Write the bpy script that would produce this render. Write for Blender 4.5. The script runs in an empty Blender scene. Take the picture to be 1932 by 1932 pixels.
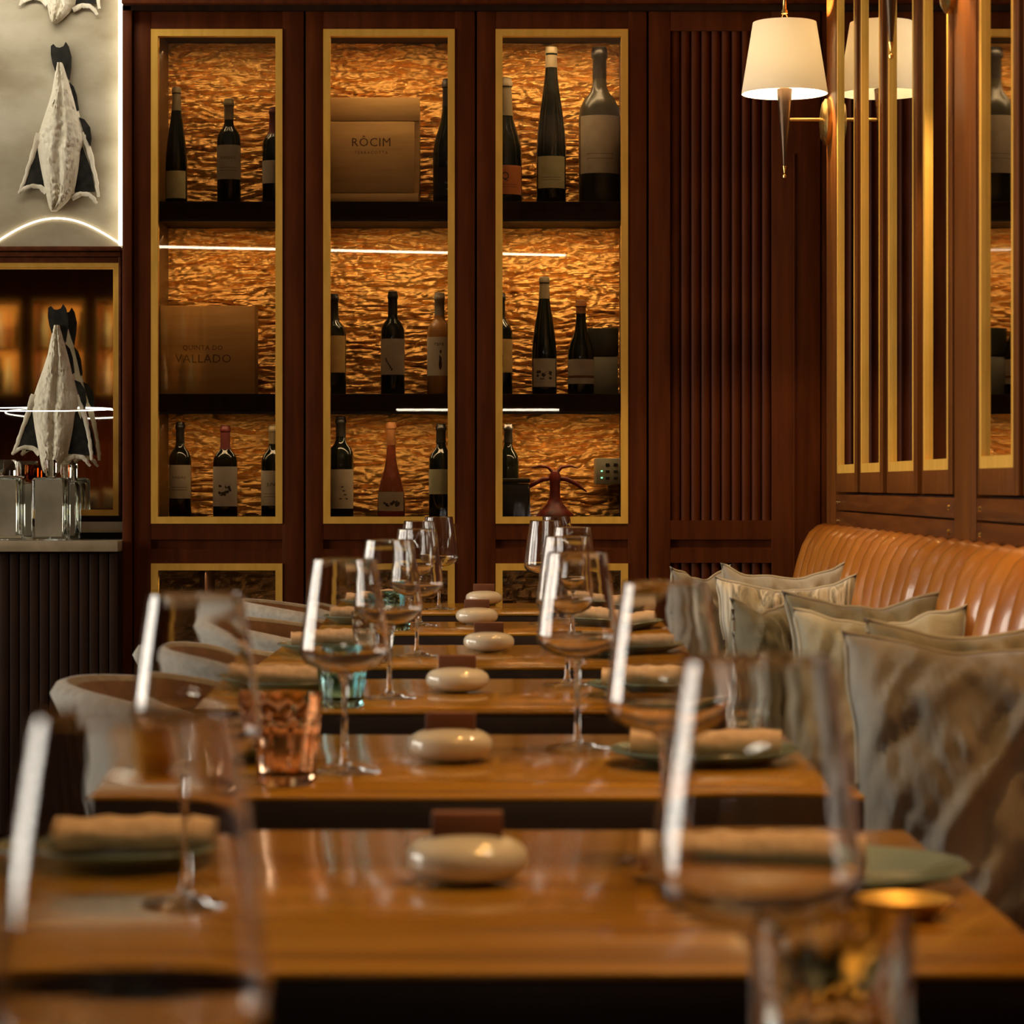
import bpy, bmesh, math, random
from mathutils import Vector, Matrix, noise
R = math.radians
random.seed(7)
scene = bpy.context.scene
C = scene.collection

# ------------------------------------------------------------------ camera, world, exposure
EYE = 1.07
FPX = 5200.0
cam_d = bpy.data.cameras.new('camera')
cam = bpy.data.objects.new('camera', cam_d); C.objects.link(cam)
cam.location = (0, 0, EYE); cam.rotation_euler = (R(90), 0, 0)
cam_d.sensor_width = 36.0
cam_d.lens = 36.0 * FPX / 1932.0
cam_d.shift_x = (966 - 945) / 1932.0
cam_d.shift_y = -(966 - 915) / 1932.0
cam_d.clip_start = 0.05
cam_d.dof.use_dof = True
cam_d.dof.focus_distance = 8.0
cam_d.dof.aperture_fstop = 10.5
scene.camera = cam

world = bpy.data.worlds.new('daylight'); scene.world = world
world.use_nodes = True
bg = world.node_tree.nodes['Background']
bg.inputs[0].default_value = (1.0, 0.91, 0.77, 1)
bg.inputs[1].default_value = 10.5

vs = scene.view_settings
vs.view_transform = 'Standard'; vs.look = 'None'; vs.gamma = 1.0; vs.use_curve_mapping = False
vs.exposure = 0.0
scene.cycles.use_denoising = True
scene.cycles.max_bounces = 14
scene.cycles.diffuse_bounces = 4
scene.cycles.glossy_bounces = 6
scene.cycles.transmission_bounces = 14
scene.cycles.transparent_max_bounces = 16
scene.cycles.sample_clamp_indirect = 6.0

def light(name, kind, loc, energy, color, rot=(0, 0, 0), **kw):
    d = bpy.data.lights.new(name, kind); d.energy = energy; d.color = color
    for k, v in kw.items(): setattr(d, k, v)
    o = bpy.data.objects.new(name, d); C.objects.link(o)
    o.location = loc; o.rotation_euler = rot
    return o
WARM = (1.0, 0.50, 0.13)
# unseen ceiling spots added to warm the tables, aisle and back bar
for k, (x, y, e) in enumerate([(0.45, 2.0, 75), (0.45, 3.4, 55), (0.45, 5.0, 42), (0.4, 6.5, 38), (-.7, 6.4, 34), (-2.5, -.7, 120)]):
    light('warm_fill_spot', 'SPOT', (x, y, 2.84), e, WARM, (0, 0, 0), spot_size=R(80), spot_blend=0.6, shadow_soft_size=0.05)
# window portals
WINDOWS = ((2.75, 4.4), (4.6, 6.25), (6.45, 8.05))
for y0, y1 in WINDOWS:
    p = light('window_portal', 'AREA', (-4.62, (y0 + y1) / 2, 1.55), 1, (1, 1, 1), (0, R(-90), 0), shape='RECTANGLE', size=1.8, size_y=y1 - y0)
    p.data.cycles.is_portal = True

# ------------------------------------------------------------------ materials
MATS = {}
def mat(name, col, rough=0.5, metal=0.0, spec=0.5, coat=0.0, coat_r=0.1, trans=0.0, ior=1.45, emit=None, es=0.0, sheen=0.0):
    m = bpy.data.materials.new(name); m.use_nodes = True
    b = m.node_tree.nodes['Principled BSDF']
    b.inputs['Base Color'].default_value = (*col, 1)
    b.inputs['Roughness'].default_value = rough
    b.inputs['Metallic'].default_value = metal
    b.inputs['Specular IOR Level'].default_value = spec
    b.inputs['Coat Weight'].default_value = coat
    b.inputs['Coat Roughness'].default_value = coat_r
    b.inputs['Transmission Weight'].default_value = trans
    b.inputs['IOR'].default_value = ior
    b.inputs['Sheen Weight'].default_value = sheen
    if emit:
        b.inputs['Emission Color'].default_value = (*emit, 1)
        b.inputs['Emission Strength'].default_value = es
    MATS[name] = m
    return m

def nodes(m):
    return m.node_tree.nodes, m.node_tree.links, m.node_tree.nodes['Principled BSDF']

def noise_color(m, scale, stretch, cols, detail=4, bump=0.0, bscale=None, dist=0.02, distort=0.0):
    n, l, b = nodes(m)
    tc = n.new('ShaderNodeTexCoord'); mp = n.new('ShaderNodeMapping')
    mp.inputs['Scale'].default_value = stretch
    l.new(tc.outputs['Object'], mp.inputs['Vector'])
    nz = n.new('ShaderNodeTexNoise'); nz.inputs['Scale'].default_value = scale; nz.inputs['Detail'].default_value = detail
    nz.inputs['Distortion'].default_value = distort
    l.new(mp.outputs['Vector'], nz.inputs['Vector'])
    rp = n.new('ShaderNodeValToRGB')
    e = rp.color_ramp.elements
    e[0].position, e[0].color = cols[0][0], (*cols[0][1], 1)
    e[1].position, e[1].color = cols[-1][0], (*cols[-1][1], 1)
    for p, c in cols[1:-1]:
        x = e.new(p); x.color = (*c, 1)
    l.new(nz.outputs['Fac'], rp.inputs['Fac'])
    l.new(rp.outputs['Color'], b.inputs['Base Color'])
    if bump:
        bp = n.new('ShaderNodeBump'); bp.inputs['Strength'].default_value = bump; bp.inputs['Distance'].default_value = dist
        src = nz
        if bscale:
            src = n.new('ShaderNodeTexNoise'); src.inputs['Scale'].default_value = bscale; src.inputs['Detail'].default_value = 5
            l.new(mp.outputs['Vector'], src.inputs['Vector'])
        l.new(src.outputs['Fac'], bp.inputs['Height'])
        l.new(bp.outputs['Normal'], b.inputs['Normal'])
    return m

M = {}
M['mahogany'] = noise_color(mat('mahogany', (.06, .02, .01), .5, spec=.10), 6, (6, 6, .6),
    [(.3, (.058, .0125, .0030)), (.7, (.105, .025, .0050))], bump=.05, dist=.002)
M['mahogany_h'] = noise_color(mat('mahogany_horizontal', (.06, .02, .01), .45, spec=.2), 6, (6, .6, 8),
    [(.3, (.075, .020, .007)), (.7, (.15, .045, .014))], bump=.05, dist=.002)
M['mahogany_wall'] = noise_color(mat('lamplit_polished_mahogany', (.12, .04, .01), .36, spec=.25), 6, (6, 6, .6),
    [(.3, (.105, .030, .0045)), (.7, (.175, .056, .0085))], bump=.05, dist=.002)  # lighter, oranger copy of the wood, wall lamp glow put into its colour
M['mahogany_wall_h'] = noise_color(mat('polished_mahogany_boards', (.12, .04, .01), .36, spec=.25), 6, (6, .6, 9),
    [(.3, (.070, .019, .0035)), (.7, (.150, .046, .0075))], bump=.05, dist=.002)
M['dark'] = noise_color(mat('dark_stained_wood', (.02, .01, .006), .6, spec=.15), 8, (4, 4, .6), [(.3, (.016, .007, .0035)), (.7, (.030, .012, .005))])
M['walnut'] = noise_color(mat('walnut_top', (.2, .1, .03), .17, coat=.25, coat_r=.09), 3, (.7, 7, 7),
    [(.25, (.21, .092, .006)), (.5, (.33, .152, .010)), (.75, (.41, .205, .017))], detail=6, distort=.6)
M['edge_shade'] = noise_color(mat('unlit_edge', (.01, .005, .003), .5), 5, (1, 6, 6), [(.3, (.012, .005, .0035)), (.7, (.02, .009, .006))])  # near-black colour stands in for the unlit front faces of the tables
M['gold'] = noise_color(mat('brushed_gold_paint', (.5, .3, .08), .45, metal=.12), 40, (1, 1, .2), [(.3, (.66, .365, .050)), (.7, (.80, .46, .078))])
M['brass'] = mat('brass', (.70, .46, .16), .25, metal=1)
M['brass_dish'] = noise_color(mat('beaten_brass', (.8, .5, .12), .4, metal=.6), 40, (1, 1, 1), [(.3, (.78, .47, .09)), (.7, (.9, .6, .16))], bump=.2, dist=.002)
M['bronze'] = mat('dark_bronze', (.06, .035, .02), .3, metal=.8)
M['foil'] = noise_color(mat('crinkled_gold_foil', (.7, .4, .12), .36, metal=.75), 60, (1, 1, 5),
    [(.3, (.50, .26, .06)), (.7, (.86, .52, .17))], bump=.5, bscale=70, dist=.006)
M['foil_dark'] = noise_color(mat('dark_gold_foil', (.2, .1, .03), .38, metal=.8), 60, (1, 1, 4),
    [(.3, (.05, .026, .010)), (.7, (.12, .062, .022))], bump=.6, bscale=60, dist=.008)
M['plaster'] = noise_color(mat('aged_plaster', (.5, .47, .4), .7), 3.2, (1, 1, 1.6),
    [(.3, (.22, .17, .09)), (.5, (.38, .33, .22)), (.68, (.52, .47, .345))], detail=8, bump=.1, dist=.004)
M['marble'] = noise_color(mat('grey_marble', (.5, .46, .38), .25), 5, (1, 1, 1),
    [(.3, (.30, .245, .155)), (.55, (.52, .43, .29)), (.75, (.66, .57, .42))], detail=8, distort=1.5)
M['wall'] = noise_color(mat('dark_wall_paint', (.09, .05, .03), .6), 3, (1, 1, 1), [(.3, (.06, .03, .018)), (.7, (.08, .042, .025))])
M['ceil'] = noise_color(mat('ceiling_paint', (.2, .14, .09), .7), 3, (1, 1, 1), [(.3, (.13, .09, .06)), (.7, (.17, .11, .075))])
M['floor'] = noise_color(mat('floor_oak', (.05, .025, .012), .4), 3, (6, .6, 1), [(.3, (.035, .018, .009)), (.7, (.07, .035, .017))])
M['leather'] = noise_color(mat('tan_leather', (.4, .12, .02), .34, coat=.6, coat_r=.13), 9, (1, 1, 1),
    [(.3, (.31, .096, .008)), (.7, (.43, .155, .015))], detail=6, bump=.35, bscale=26, dist=.006)
M['leather_shaded'] = noise_color(mat('shaded_seat_leather', (.1, .04, .015), .5), 9, (1, 1, 1), [(.3, (.09, .035, .012)), (.7, (.14, .055, .02))])  # tan leather darkened, the seat's shadow is in the colour
M['grey_fabric'] = noise_color(mat('grey_bouclé', (.3, .28, .24), .85, sheen=.2), 60, (1, 1, 1), [(.3, (.24, .22, .185)), (.7, (.36, .33, .28))], bump=.3, dist=.003)
M['brown_velvet'] = noise_color(mat('brown_velvet', (.2, .09, .03), .7, sheen=.3), 30, (1, 1, 1), [(.3, (.15, .07, .026)), (.7, (.23, .11, .045))])
M['ceramic'] = noise_color(mat('glazed_ceramic', (.62, .57, .46), .16, coat=.5, coat_r=.04), 14, (1, 1, 1), [(.3, (.56, .50, .38)), (.7, (.66, .60, .48))])
M['block'] = noise_color(mat('brown_block', (.13, .045, .018), .55), 12, (1, 1, 5), [(.3, (.10, .034, .013)), (.7, (.17, .06, .024))])
M['plate'] = noise_color(mat('teal_glaze', (.16, .2, .17), .2, coat=.3), 10, (1, 1, 1), [(.3, (.11, .17, .145)), (.7, (.17, .24, .205))])
M['linen'] = noise_color(mat('blush_linen', (.6, .42, .27), .85), 90, (1, 1, 1), [(.3, (.52, .36, .22)), (.7, (.68, .50, .33))], bump=.25, dist=.002)
M['bottle'] = mat('dark_green_glass', (.006, .009, .005), .08, spec=.6)
M['bottle_dusty'] = noise_color(mat('dusty_green_glass', (.05, .045, .02), .3), 8, (1, 1, 1), [(.3, (.01, .012, .006)), (.7, (.05, .045, .022))])
M['rose'] = mat('rose_wine', (.30, .075, .03), .08, trans=.6)
M['pale_wine'] = mat('pale_wine', (.42, .22, .07), .08, trans=.35)
M['cap_tan'] = mat('tan_capsule', (.19, .145, .075), .5)
M['cap_black'] = mat('black_capsule', (.012, .010, .008), .35)
M['cap_red'] = mat('red_capsule', (.10, .010, .006), .5)
M['cap_orange'] = mat('orange_capsule', (.26, .10, .022), .5)
M['cap_grey'] = mat('grey_capsule', (.20, .18, .14), .5)
M['paper'] = noise_color(mat('cream_label', (.6, .52, .4), .7), 30, (1, 1, 1), [(.3, (.36, .30, .205)), (.7, (.45, .38, .265))])
M['paper_white'] = noise_color(mat('white_label', (.75, .7, .6), .7), 30, (1, 1, 1), [(.3, (.48, .43, .33)), (.7, (.58, .53, .42))])
M['paper_olive'] = noise_color(mat('olive_label', (.5, .45, .22), .7), 30, (1, 1, 1), [(.3, (.44, .38, .17)), (.7, (.56, .50, .26))])
M['paper_orange'] = noise_color(mat('orange_label', (.6, .2, .04), .7), 30, (1, 1, 1), [(.3, (.52, .15, .03)), (.7, (.62, .20, .045))])
M['paper_gold'] = noise_color(mat('gold_label', (.5, .3, .08), .6), 30, (1, 1, 1), [(.3, (.40, .25, .07)), (.7, (.52, .34, .11))])
M['paper_green'] = noise_color(mat('sage_label', (.35, .36, .24), .7), 30, (1, 1, 1), [(.3, (.30, .31, .19)), (.7, (.40, .40, .26))])
M['ink'] = mat('label_ink', (.04, .028, .018), .7)
M['ink_brown'] = mat('burnt_ink', (.13, .05, .012), .8)
M['ink_white'] = mat('white_ink', (.7, .68, .6), .6)
M['pine'] = noise_color(mat('pine_crate', (.5, .3, .1), .6), 4, (1, 4, 10), [(.3, (.58, .34, .10)), (.7, (.74, .46, .16))], detail=6, bump=.08, dist=.002)
M['pine_dark'] = noise_color(mat('stained_crate', (.35, .17, .05), .6), 4, (1, 4, 10), [(.3, (.42, .21, .05)), (.7, (.56, .30, .085))], detail=6, bump=.1, dist=.002)
M['red_glass'] = noise_color(mat('red_lacquer', (.24, .012, .006), .45), 40, (1, 1, 1), [(.3, (.05, .004, .002)), (.7, (.20, .012, .005))], bump=.4, dist=.004)
M['panel_grey'] = mat('grey_control_panel', (.20, .19, .13), .5)
M['black'] = mat('black_plastic', (.01, .01, .01), .5)
M['led_green'] = mat('green_indicator', (.1, .6, .3), .4, emit=(.25, 1, .45), es=2.5)
M['led'] = mat('warm_led', (1, .9, .75), .4, emit=(1, .9, .74), es=4)
M['led_soft'] = mat('soft_led', (1, .9, .75), .4, emit=(1, .92, .76), es=6.0)
M['led_bar'] = mat('linear_led', (1, .9, .75), .4, emit=(1, .88, .66), es=22)
M['bulb'] = mat('bulb_glow', (1, .9, .7), .4, emit=(1, .80, .50), es=25)
M['cod'] = noise_color(mat('salted_cod', (.6, .56, .45), .75), 16, (1, 1, .3), [(.25, (.34, .28, .17)), (.45, (.66, .60, .45)), (.75, (.82, .77, .62))], detail=8, bump=1.0, bscale=34, dist=.012)
M['cod_skin'] = noise_color(mat('cod_skin', (.05, .047, .035), .75, spec=.2), 30, (1, 1, 1), [(.3, (.006, .0055, .004)), (.7, (.028, .026, .019))], bump=.4, dist=.005)
M['steel'] = mat('steel', (.6, .58, .55), .3, metal=1)

def glass(name, col=(1, 1, 1), rough=0.0, ior=1.5):
    m = bpy.data.materials.new(name); m.use_nodes = True
    n, l = m.node_tree.nodes, m.node_tree.links
    n.remove(n['Principled BSDF'])
    g = n.new('ShaderNodeBsdfGlass'); g.inputs['Color'].default_value = (*col, 1); g.inputs['Roughness'].default_value = rough; g.inputs['IOR'].default_value = ior
    l.new(g.outputs[0], n['Material Output'].inputs['Surface'])
    return m
M['crystal'] = glass('crystal')
M['amber'] = glass('amber_glass', (1.0, .86, .74))
M['teal'] = glass('teal_glass', (.74, .93, .95))
M['frost'] = noise_color(mat('frosted_panel', (.3, .28, .22), .6, trans=.35), 12, (1, 1, 1), [(.3, (.26, .23, .15)), (.7, (.46, .41, .30))])
M['clear'] = glass('clear_glass', (.97, .98, .96))
M['amber_stopper'] = glass('amber_stopper', (.55, .2, .05))

def pane_mat():
    # thin flat pane: transparent with a Fresnel-weighted mirror reflection
    m = bpy.data.materials.new('window_pane'); m.use_nodes = True
    n, l = m.node_tree.nodes, m.node_tree.links
    n.remove(n['Principled BSDF'])
    t = n.new('ShaderNodeBsdfTransparent'); g = n.new('ShaderNodeBsdfGlossy'); g.inputs['Roughness'].default_value = 0.0
    f = n.new('ShaderNodeFresnel'); f.inputs['IOR'].default_value = 1.5
    mx = n.new('ShaderNodeMixShader')
    l.new(f.outputs[0], mx.inputs[0]); l.new(t.outputs[0], mx.inputs[1]); l.new(g.outputs[0], mx.inputs[2])
    l.new(mx.outputs[0], n['Material Output'].inputs['Surface'])
    return m
M['pane'] = pane_mat()
M['mirror'] = mat('silvered_mirror', (.80, .78, .74), .02, metal=1)
M['mirror_aged'] = mat('aged_mirror', (.72, .68, .60), .03, metal=1)

def shade_mat():
    m = bpy.data.materials.new('linen_shade'); m.use_nodes = True
    n, l = m.node_tree.nodes, m.node_tree.links
    b = n['Principled BSDF']; b.inputs['Base Color'].default_value = (.80, .77, .68, 1); b.inputs['Roughness'].default_value = .9
    t = n.new('ShaderNodeBsdfTranslucent'); t.inputs['Color'].default_value = (.95, .90, .78, 1)
    tc = n.new('ShaderNodeTexCoord'); nz = n.new('ShaderNodeTexNoise'); nz.inputs['Scale'].default_value = 220
    bp = n.new('ShaderNodeBump'); bp.inputs['Strength'].default_value = .15
    l.new(tc.outputs['Object'], nz.inputs['Vector']); l.new(nz.outputs['Fac'], bp.inputs['Height']); l.new(bp.outputs['Normal'], b.inputs['Normal'])
    mx = n.new('ShaderNodeMixShader'); mx.inputs[0].default_value = .36
    l.new(b.outputs[0], mx.inputs[1]); l.new(t.outputs[0], mx.inputs[2]); l.new(mx.outputs[0], n['Material Output'].inputs['Surface'])
    return m
M['shade'] = shade_mat()

def velvet(name, cols, scale, stretch):
    m = noise_color(mat(name, (.3, .28, .22), .85, sheen=.35), scale, stretch, cols, detail=5, bump=.25, bscale=18, dist=.02, distort=.8)
    return m
M['velvet_stripe'] = velvet('striped_velvet', [(.34, (.12, .11, .08)), (.43, (.34, .30, .20)), (.48, (.13, .12, .08)), (.54, (.58, .55, .47)), (.58, (.26, .24, .17)), (.66, (.44, .41, .33))], 5.5, (3.4, 1, .16))
M['velvet_sage'] = velvet('sage_velvet', [(.3, (.17, .155, .10)), (.5, (.30, .275, .19)), (.7, (.40, .38, .30))], 5, (1.5, 1, 1.2))
M['velvet_grey'] = velvet('grey_velvet', [(.3, (.20, .185, .155)), (.5, (.28, .265, .23)), (.7, (.37, .35, .31))], 6, (2.0, 1, .7))
M['velvet_dark'] = velvet('olive_velvet', [(.3, (.09, .085, .05)), (.5, (.20, .18, .115)), (.7, (.30, .28, .21))], 6, (1.6, 1, .8))

M['welt'] = noise_color(mat('cushion_welt', (.4, .37, .3), .85), 30, (1, 1, 1), [(.3, (.36, .335, .265)), (.7, (.46, .435, .36))])

# ------------------------------------------------------------------ geometry helpers
class G:
    def __init__(s): s.v = []; s.f = []
    def add(s, vs, fs):
        o = len(s.v); s.v += [tuple(v) for v in vs]; s.f += [tuple(i + o for i in f) for f in fs]; return s
    def box(s, x0, x1, y0, y1, z0, z1):
        return s.add([(x0, y0, z0), (x1, y0, z0), (x1, y1, z0), (x0, y1, z0), (x0, y0, z1), (x1, y0, z1), (x1, y1, z1), (x0, y1, z1)],
                     [(0, 3, 2, 1), (4, 5, 6, 7), (0, 1, 5, 4), (1, 2, 6, 5), (2, 3, 7, 6), (3, 0, 4, 7)])
    def bbox(s, x0, x1, y0, y1, z0, z1, b=.003, seg=2):
        bm = bmesh.new(); bmesh.ops.create_cube(bm, size=1)
        bmesh.ops.scale(bm, vec=(x1 - x0, y1 - y0, z1 - z0), verts=bm.verts)
        bmesh.ops.translate(bm, vec=((x0 + x1) / 2, (y0 + y1) / 2, (z0 + z1) / 2), verts=bm.verts)
        bmesh.ops.bevel(bm, geom=list(bm.edges), offset=b, segments=seg, profile=.5, affect='EDGES')
        bm.verts.index_update()
        s.add([v.co[:] for v in bm.verts], [tuple(v.index for v in f.verts) for f in bm.faces]); bm.free(); return s
    def lathe(s, prof, n=32, c=(0, 0, 0), a0=0, a1=None, axis='z'):
        full = a1 is None
        if full: a1 = 2 * math.pi
        m = n if full else n + 1
        vs = []
        for r, z in prof:
            for k in range(m):
                a = a0 + (a1 - a0) * k / n
                p = (r * math.cos(a), r * math.sin(a), z)
                if axis == 'x': p = (z, r * math.cos(a), r * math.sin(a))
                if axis == 'y': p = (r * math.cos(a), z, r * math.sin(a))
                vs.append((p[0] + c[0], p[1] + c[1], p[2] + c[2]))
        fs = []
        for i in range(len(prof) - 1):
            for k in range(n):
                k2 = (k + 1) % m if full else k + 1
                fs.append((i * m + k, i * m + k2, (i + 1) * m + k2, (i + 1) * m + k))
        return s.add(vs, fs)
    def tube(s, pts, r, n=10, closed=False):
        pts = [Vector(p) for p in pts]; m = len(pts); vs = []
        rr = r if isinstance(r, (list, tuple)) else [r] * m
        up = Vector((0, 0, 1))
        for i, p in enumerate(pts):
            a = pts[(i - 1) % m] if (closed or i > 0) else p
            b = pts[(i + 1) % m] if (closed or i < m - 1) else p
            t = (b - a).normalized()
            u = t.cross(up)
            if u.length < 1e-4: u = t.cross(Vector((1, 0, 0)))
            u.normalize(); w = u.cross(t).normalized()
            for k in range(n):
                q = 2 * math.pi * k / n
                vs.append(p + (u * math.cos(q) + w * math.sin(q)) * rr[i])
        fs = []
        for i in range(m if closed else m - 1):
            j = (i + 1) % m
            for k in range(n):
                fs.append((i * n + k, i * n + (k + 1) % n, j * n + (k + 1) % n, j * n + k))
        if not closed:
            fs.append(tuple(range(n))[::-1]); fs.append(tuple((m - 1) * n + k for k in range(n)))
        return s.add(vs, fs)
    def prism_y(s, pts, y0, y1):   # outline in x,z extruded along y
        n = len(pts)
        vs = [(x, y0, z) for x, z in pts] + [(x, y1, z) for x, z in pts]
        fs = [tuple(range(n)), tuple(range(2 * n - 1, n - 1, -1))] + [(i, i + n, (i + 1) % n + n, (i + 1) % n) for i in range(n)]
        return s.add(vs, fs)
    def prism_x(s, pts, x0, x1):
        n = len(pts)
        vs = [(x0, y, z) for y, z in pts] + [(x1, y, z) for y, z in pts]
        fs = [tuple(range(n)), tuple(range(2 * n - 1, n - 1, -1))] + [(i, i + n, (i + 1) % n + n, (i + 1) % n) for i in range(n)]
        return s.add(vs, fs)
    def frame_y(s, x0, x1, z0, z1, w, y0, y1):   # mitred rectangular frame facing y
        o = [(x0, z0), (x1, z0), (x1, z1), (x0, z1)]; q = [(x0 + w, z0 + w), (x1 - w, z0 + w), (x1 - w, z1 - w), (x0 + w, z1 - w)]
        for i in range(4):
            j = (i + 1) % 4
            s.prism_y([o[i], o[j], q[j], q[i]], y0, y1)
        return s
    def frame_x(s, y0, y1, z0, z1, w, x0, x1):
        o = [(y0, z0), (y1, z0), (y1, z1), (y0, z1)]; q = [(y0 + w, z0 + w), (y1 - w, z0 + w), (y1 - w, z1 - w), (y0 + w, z1 - w)]
        for i in range(4):
            j = (i + 1) % 4
            s.prism_x([o[i], o[j], q[j], q[i]], x0, x1)
        return s
    def mesh(s, name, m, smooth=40):
        me = bpy.data.meshes.new(name); me.from_pydata(s.v, [], s.f)
        bm = bmesh.new(); bm.from_mesh(me); bmesh.ops.recalc_face_normals(bm, faces=bm.faces); bm.to_mesh(me); bm.free()
        me.materials.append(m)
        if smooth:
            me.polygons.foreach_set('use_smooth', [True] * len(me.polygons)); me.set_sharp_from_angle(angle=R(smooth))
        return me

def obj(name, g, m, parent=None, loc=(0, 0, 0), smooth=40, label=None):
    me = g.mesh(name, m, smooth) if isinstance(g, G) else g
    o = bpy.data.objects.new(name, me); C.objects.link(o); o.location = loc
    if parent: o.parent = parent
    if label: o['label'] = label
    return o
def tag(o, label, cat, group=None, kind=None):
    o['label'] = label; o['category'] = cat
    if group: o['group'] = group
    if kind: o['kind'] = kind
    return o
def thing(name, label, cat, loc=(0, 0, 0), rz=0, group=None):
    o = bpy.data.objects.new(name, None); C.objects.link(o); o.empty_display_size = .05
    o.location = loc; o.rotation_euler = (0, 0, rz)
    return tag(o, label, cat, group)
def struct(name, g, m, parent=None, smooth=40):
    o = obj(name, g, m, parent, smooth=smooth)
    if not parent: o['kind'] = 'structure'
    return o
def dup(root, loc, rz=None, label=None, group=None):
    r = root.copy(); C.objects.link(r); r.location = loc
    if rz is not None: r.rotation_euler = (0, 0, rz)
    if label: r['label'] = label
    if group: r['group'] = group
    for ch in list(root.children):
        c = ch.copy(); C.objects.link(c); c.parent = r
        for gch in list(ch.children):
            d = gch.copy(); C.objects.link(d); d.parent = c
    return r
def text(s, size, m, parent, at, bend=None, name='lettering', align='CENTER', spacing=1.0):
    """flat print reading from -y; at = (x, y, z) of its middle, bend = radius of the bottle it wraps"""
    cu = bpy.data.curves.new(name, 'FONT'); cu.body = s; cu.size = size; cu.align_x = align; cu.align_y = 'CENTER'; cu.space_character = spacing
    cu.resolution_u = 2
    t = bpy.data.objects.new('tmp', cu); C.objects.link(t)
    dg = bpy.context.evaluated_depsgraph_get(); dg.update()
    me = bpy.data.meshes.new_from_object(t.evaluated_get(dg)); me.name = name
    bpy.data.objects.remove(t)
    for v in me.vertices:
        x, y = v.co.x, v.co.y
        if bend:
            a = x / bend; v.co = (bend * math.sin(a), -bend * math.cos(a), y)
        else: v.co = (x, 0, y)
    me.materials.clear(); me.materials.append(m)
    o = bpy.data.objects.new(name, me); C.objects.link(o); o.location = at; o.parent = parent
    return o
def PX(x, Y): return (x - 945) * Y / FPX
def PZ(y, Y): return EYE - (y - 915) * Y / FPX
D = 8.1                       # distance of the cabinet fronts

# ------------------------------------------------------------------ room shell
struct('floor', G().box(-4.8, 1.3, -2.2, 8.8, -.05, 0), M['floor'])
struct('ceiling', G().box(-4.8, 1.3, -2.2, 8.8, 2.9, 3.0), M['ceil'])
struct('wall_right', G().box(.962, 1.15, -2.2, 8.8, 0, 2.9), M['mahogany'])
struct('wall_back', G().box(-4.8, 1.3, 8.6, 8.8, 0, 2.9), M['wall'])
struct('wall_rear', G().box(-4.8, 1.3, -2.2, -2.0, 0, 2.9), M['wall'])
wl = G()
Wz0, Wz1 = .65, 2.45
for a, b in ((-2.2, 2.75), (4.4, 4.6), (6.25, 6.45), (8.05, 8.8)): wl.box(-4.8, -4.6, a, b, 0, 2.9)
for a, b in WINDOWS: wl.box(-4.8, -4.6, a, b, 0, Wz0).box(-4.8, -4.6, a, b, Wz1, 2.9)
struct('wall_left', wl, M['wall'])
for k, (a, b) in enumerate(WINDOWS):
    w = struct('window_%d' % (k + 1), G().frame_x(a, b, Wz0, Wz1, .05, -4.74, -4.66), M['dark'])
    obj('window_pane', G().box(-4.705, -4.70, a + .04, b - .04, Wz0 + .04, Wz1 - .04), M['pane'], w)
# frieze and crown above the cabinets
struct('trim_1', G().bbox(-1.11, .958, 8.06, 8.55, 2.478, 2.9, .004), M['mahogany'])
struct('trim_2', G().box(-1.11, .958, 8.085, 8.5, 2.462, 2.478), M['dark'])

# ------------------------------------------------------------------ wine cabinets
def foil_mesh(name, x0, x1, z0, z1, y, nx, nz, seed, m, amp=.013, edge=.05):
    g = G(); vs = []
    for j in range(nz + 1):
        z = z0 + (z1 - z0) * j / nz
        for i in range(nx + 1):
            x = x0 + (x1 - x0) * i / nx
            w = noise.noise(Vector((x * 5 + seed, z * 9, 3.1))) * .022
            a = noise.noise(Vector((x * 7 + seed, (z + w) * 42, .7)))
            b = noise.noise(Vector((x * 18 + seed, (z + w * 1.6) * 95, 5.7)))
            c = noise.noise(Vector((x * 60 + seed, z * 80, 9.7)))
            e = 1 - abs(a) * 2.2
            d = amp * (max(e, 0) ** 2.2) * 1.0 + amp * .45 * (1 - abs(b) * 2) + amp * .45 * c
            k = min((x - x0), (x1 - x)) / edge
            if k < 1: d -= .03 * (1 - k) ** 2 * (1 + c)      # sheet curls forward at the side edges
            vs.append((x, y + d, z))
    fs = [(j * (nx + 1) + i, j * (nx + 1) + i + 1, (j + 1) * (nx + 1) + i + 1, (j + 1) * (nx + 1) + i) for j in range(nz) for i in range(nx)]
    g.add(vs, fs)
    return g.mesh(name, m, 0)

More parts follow.
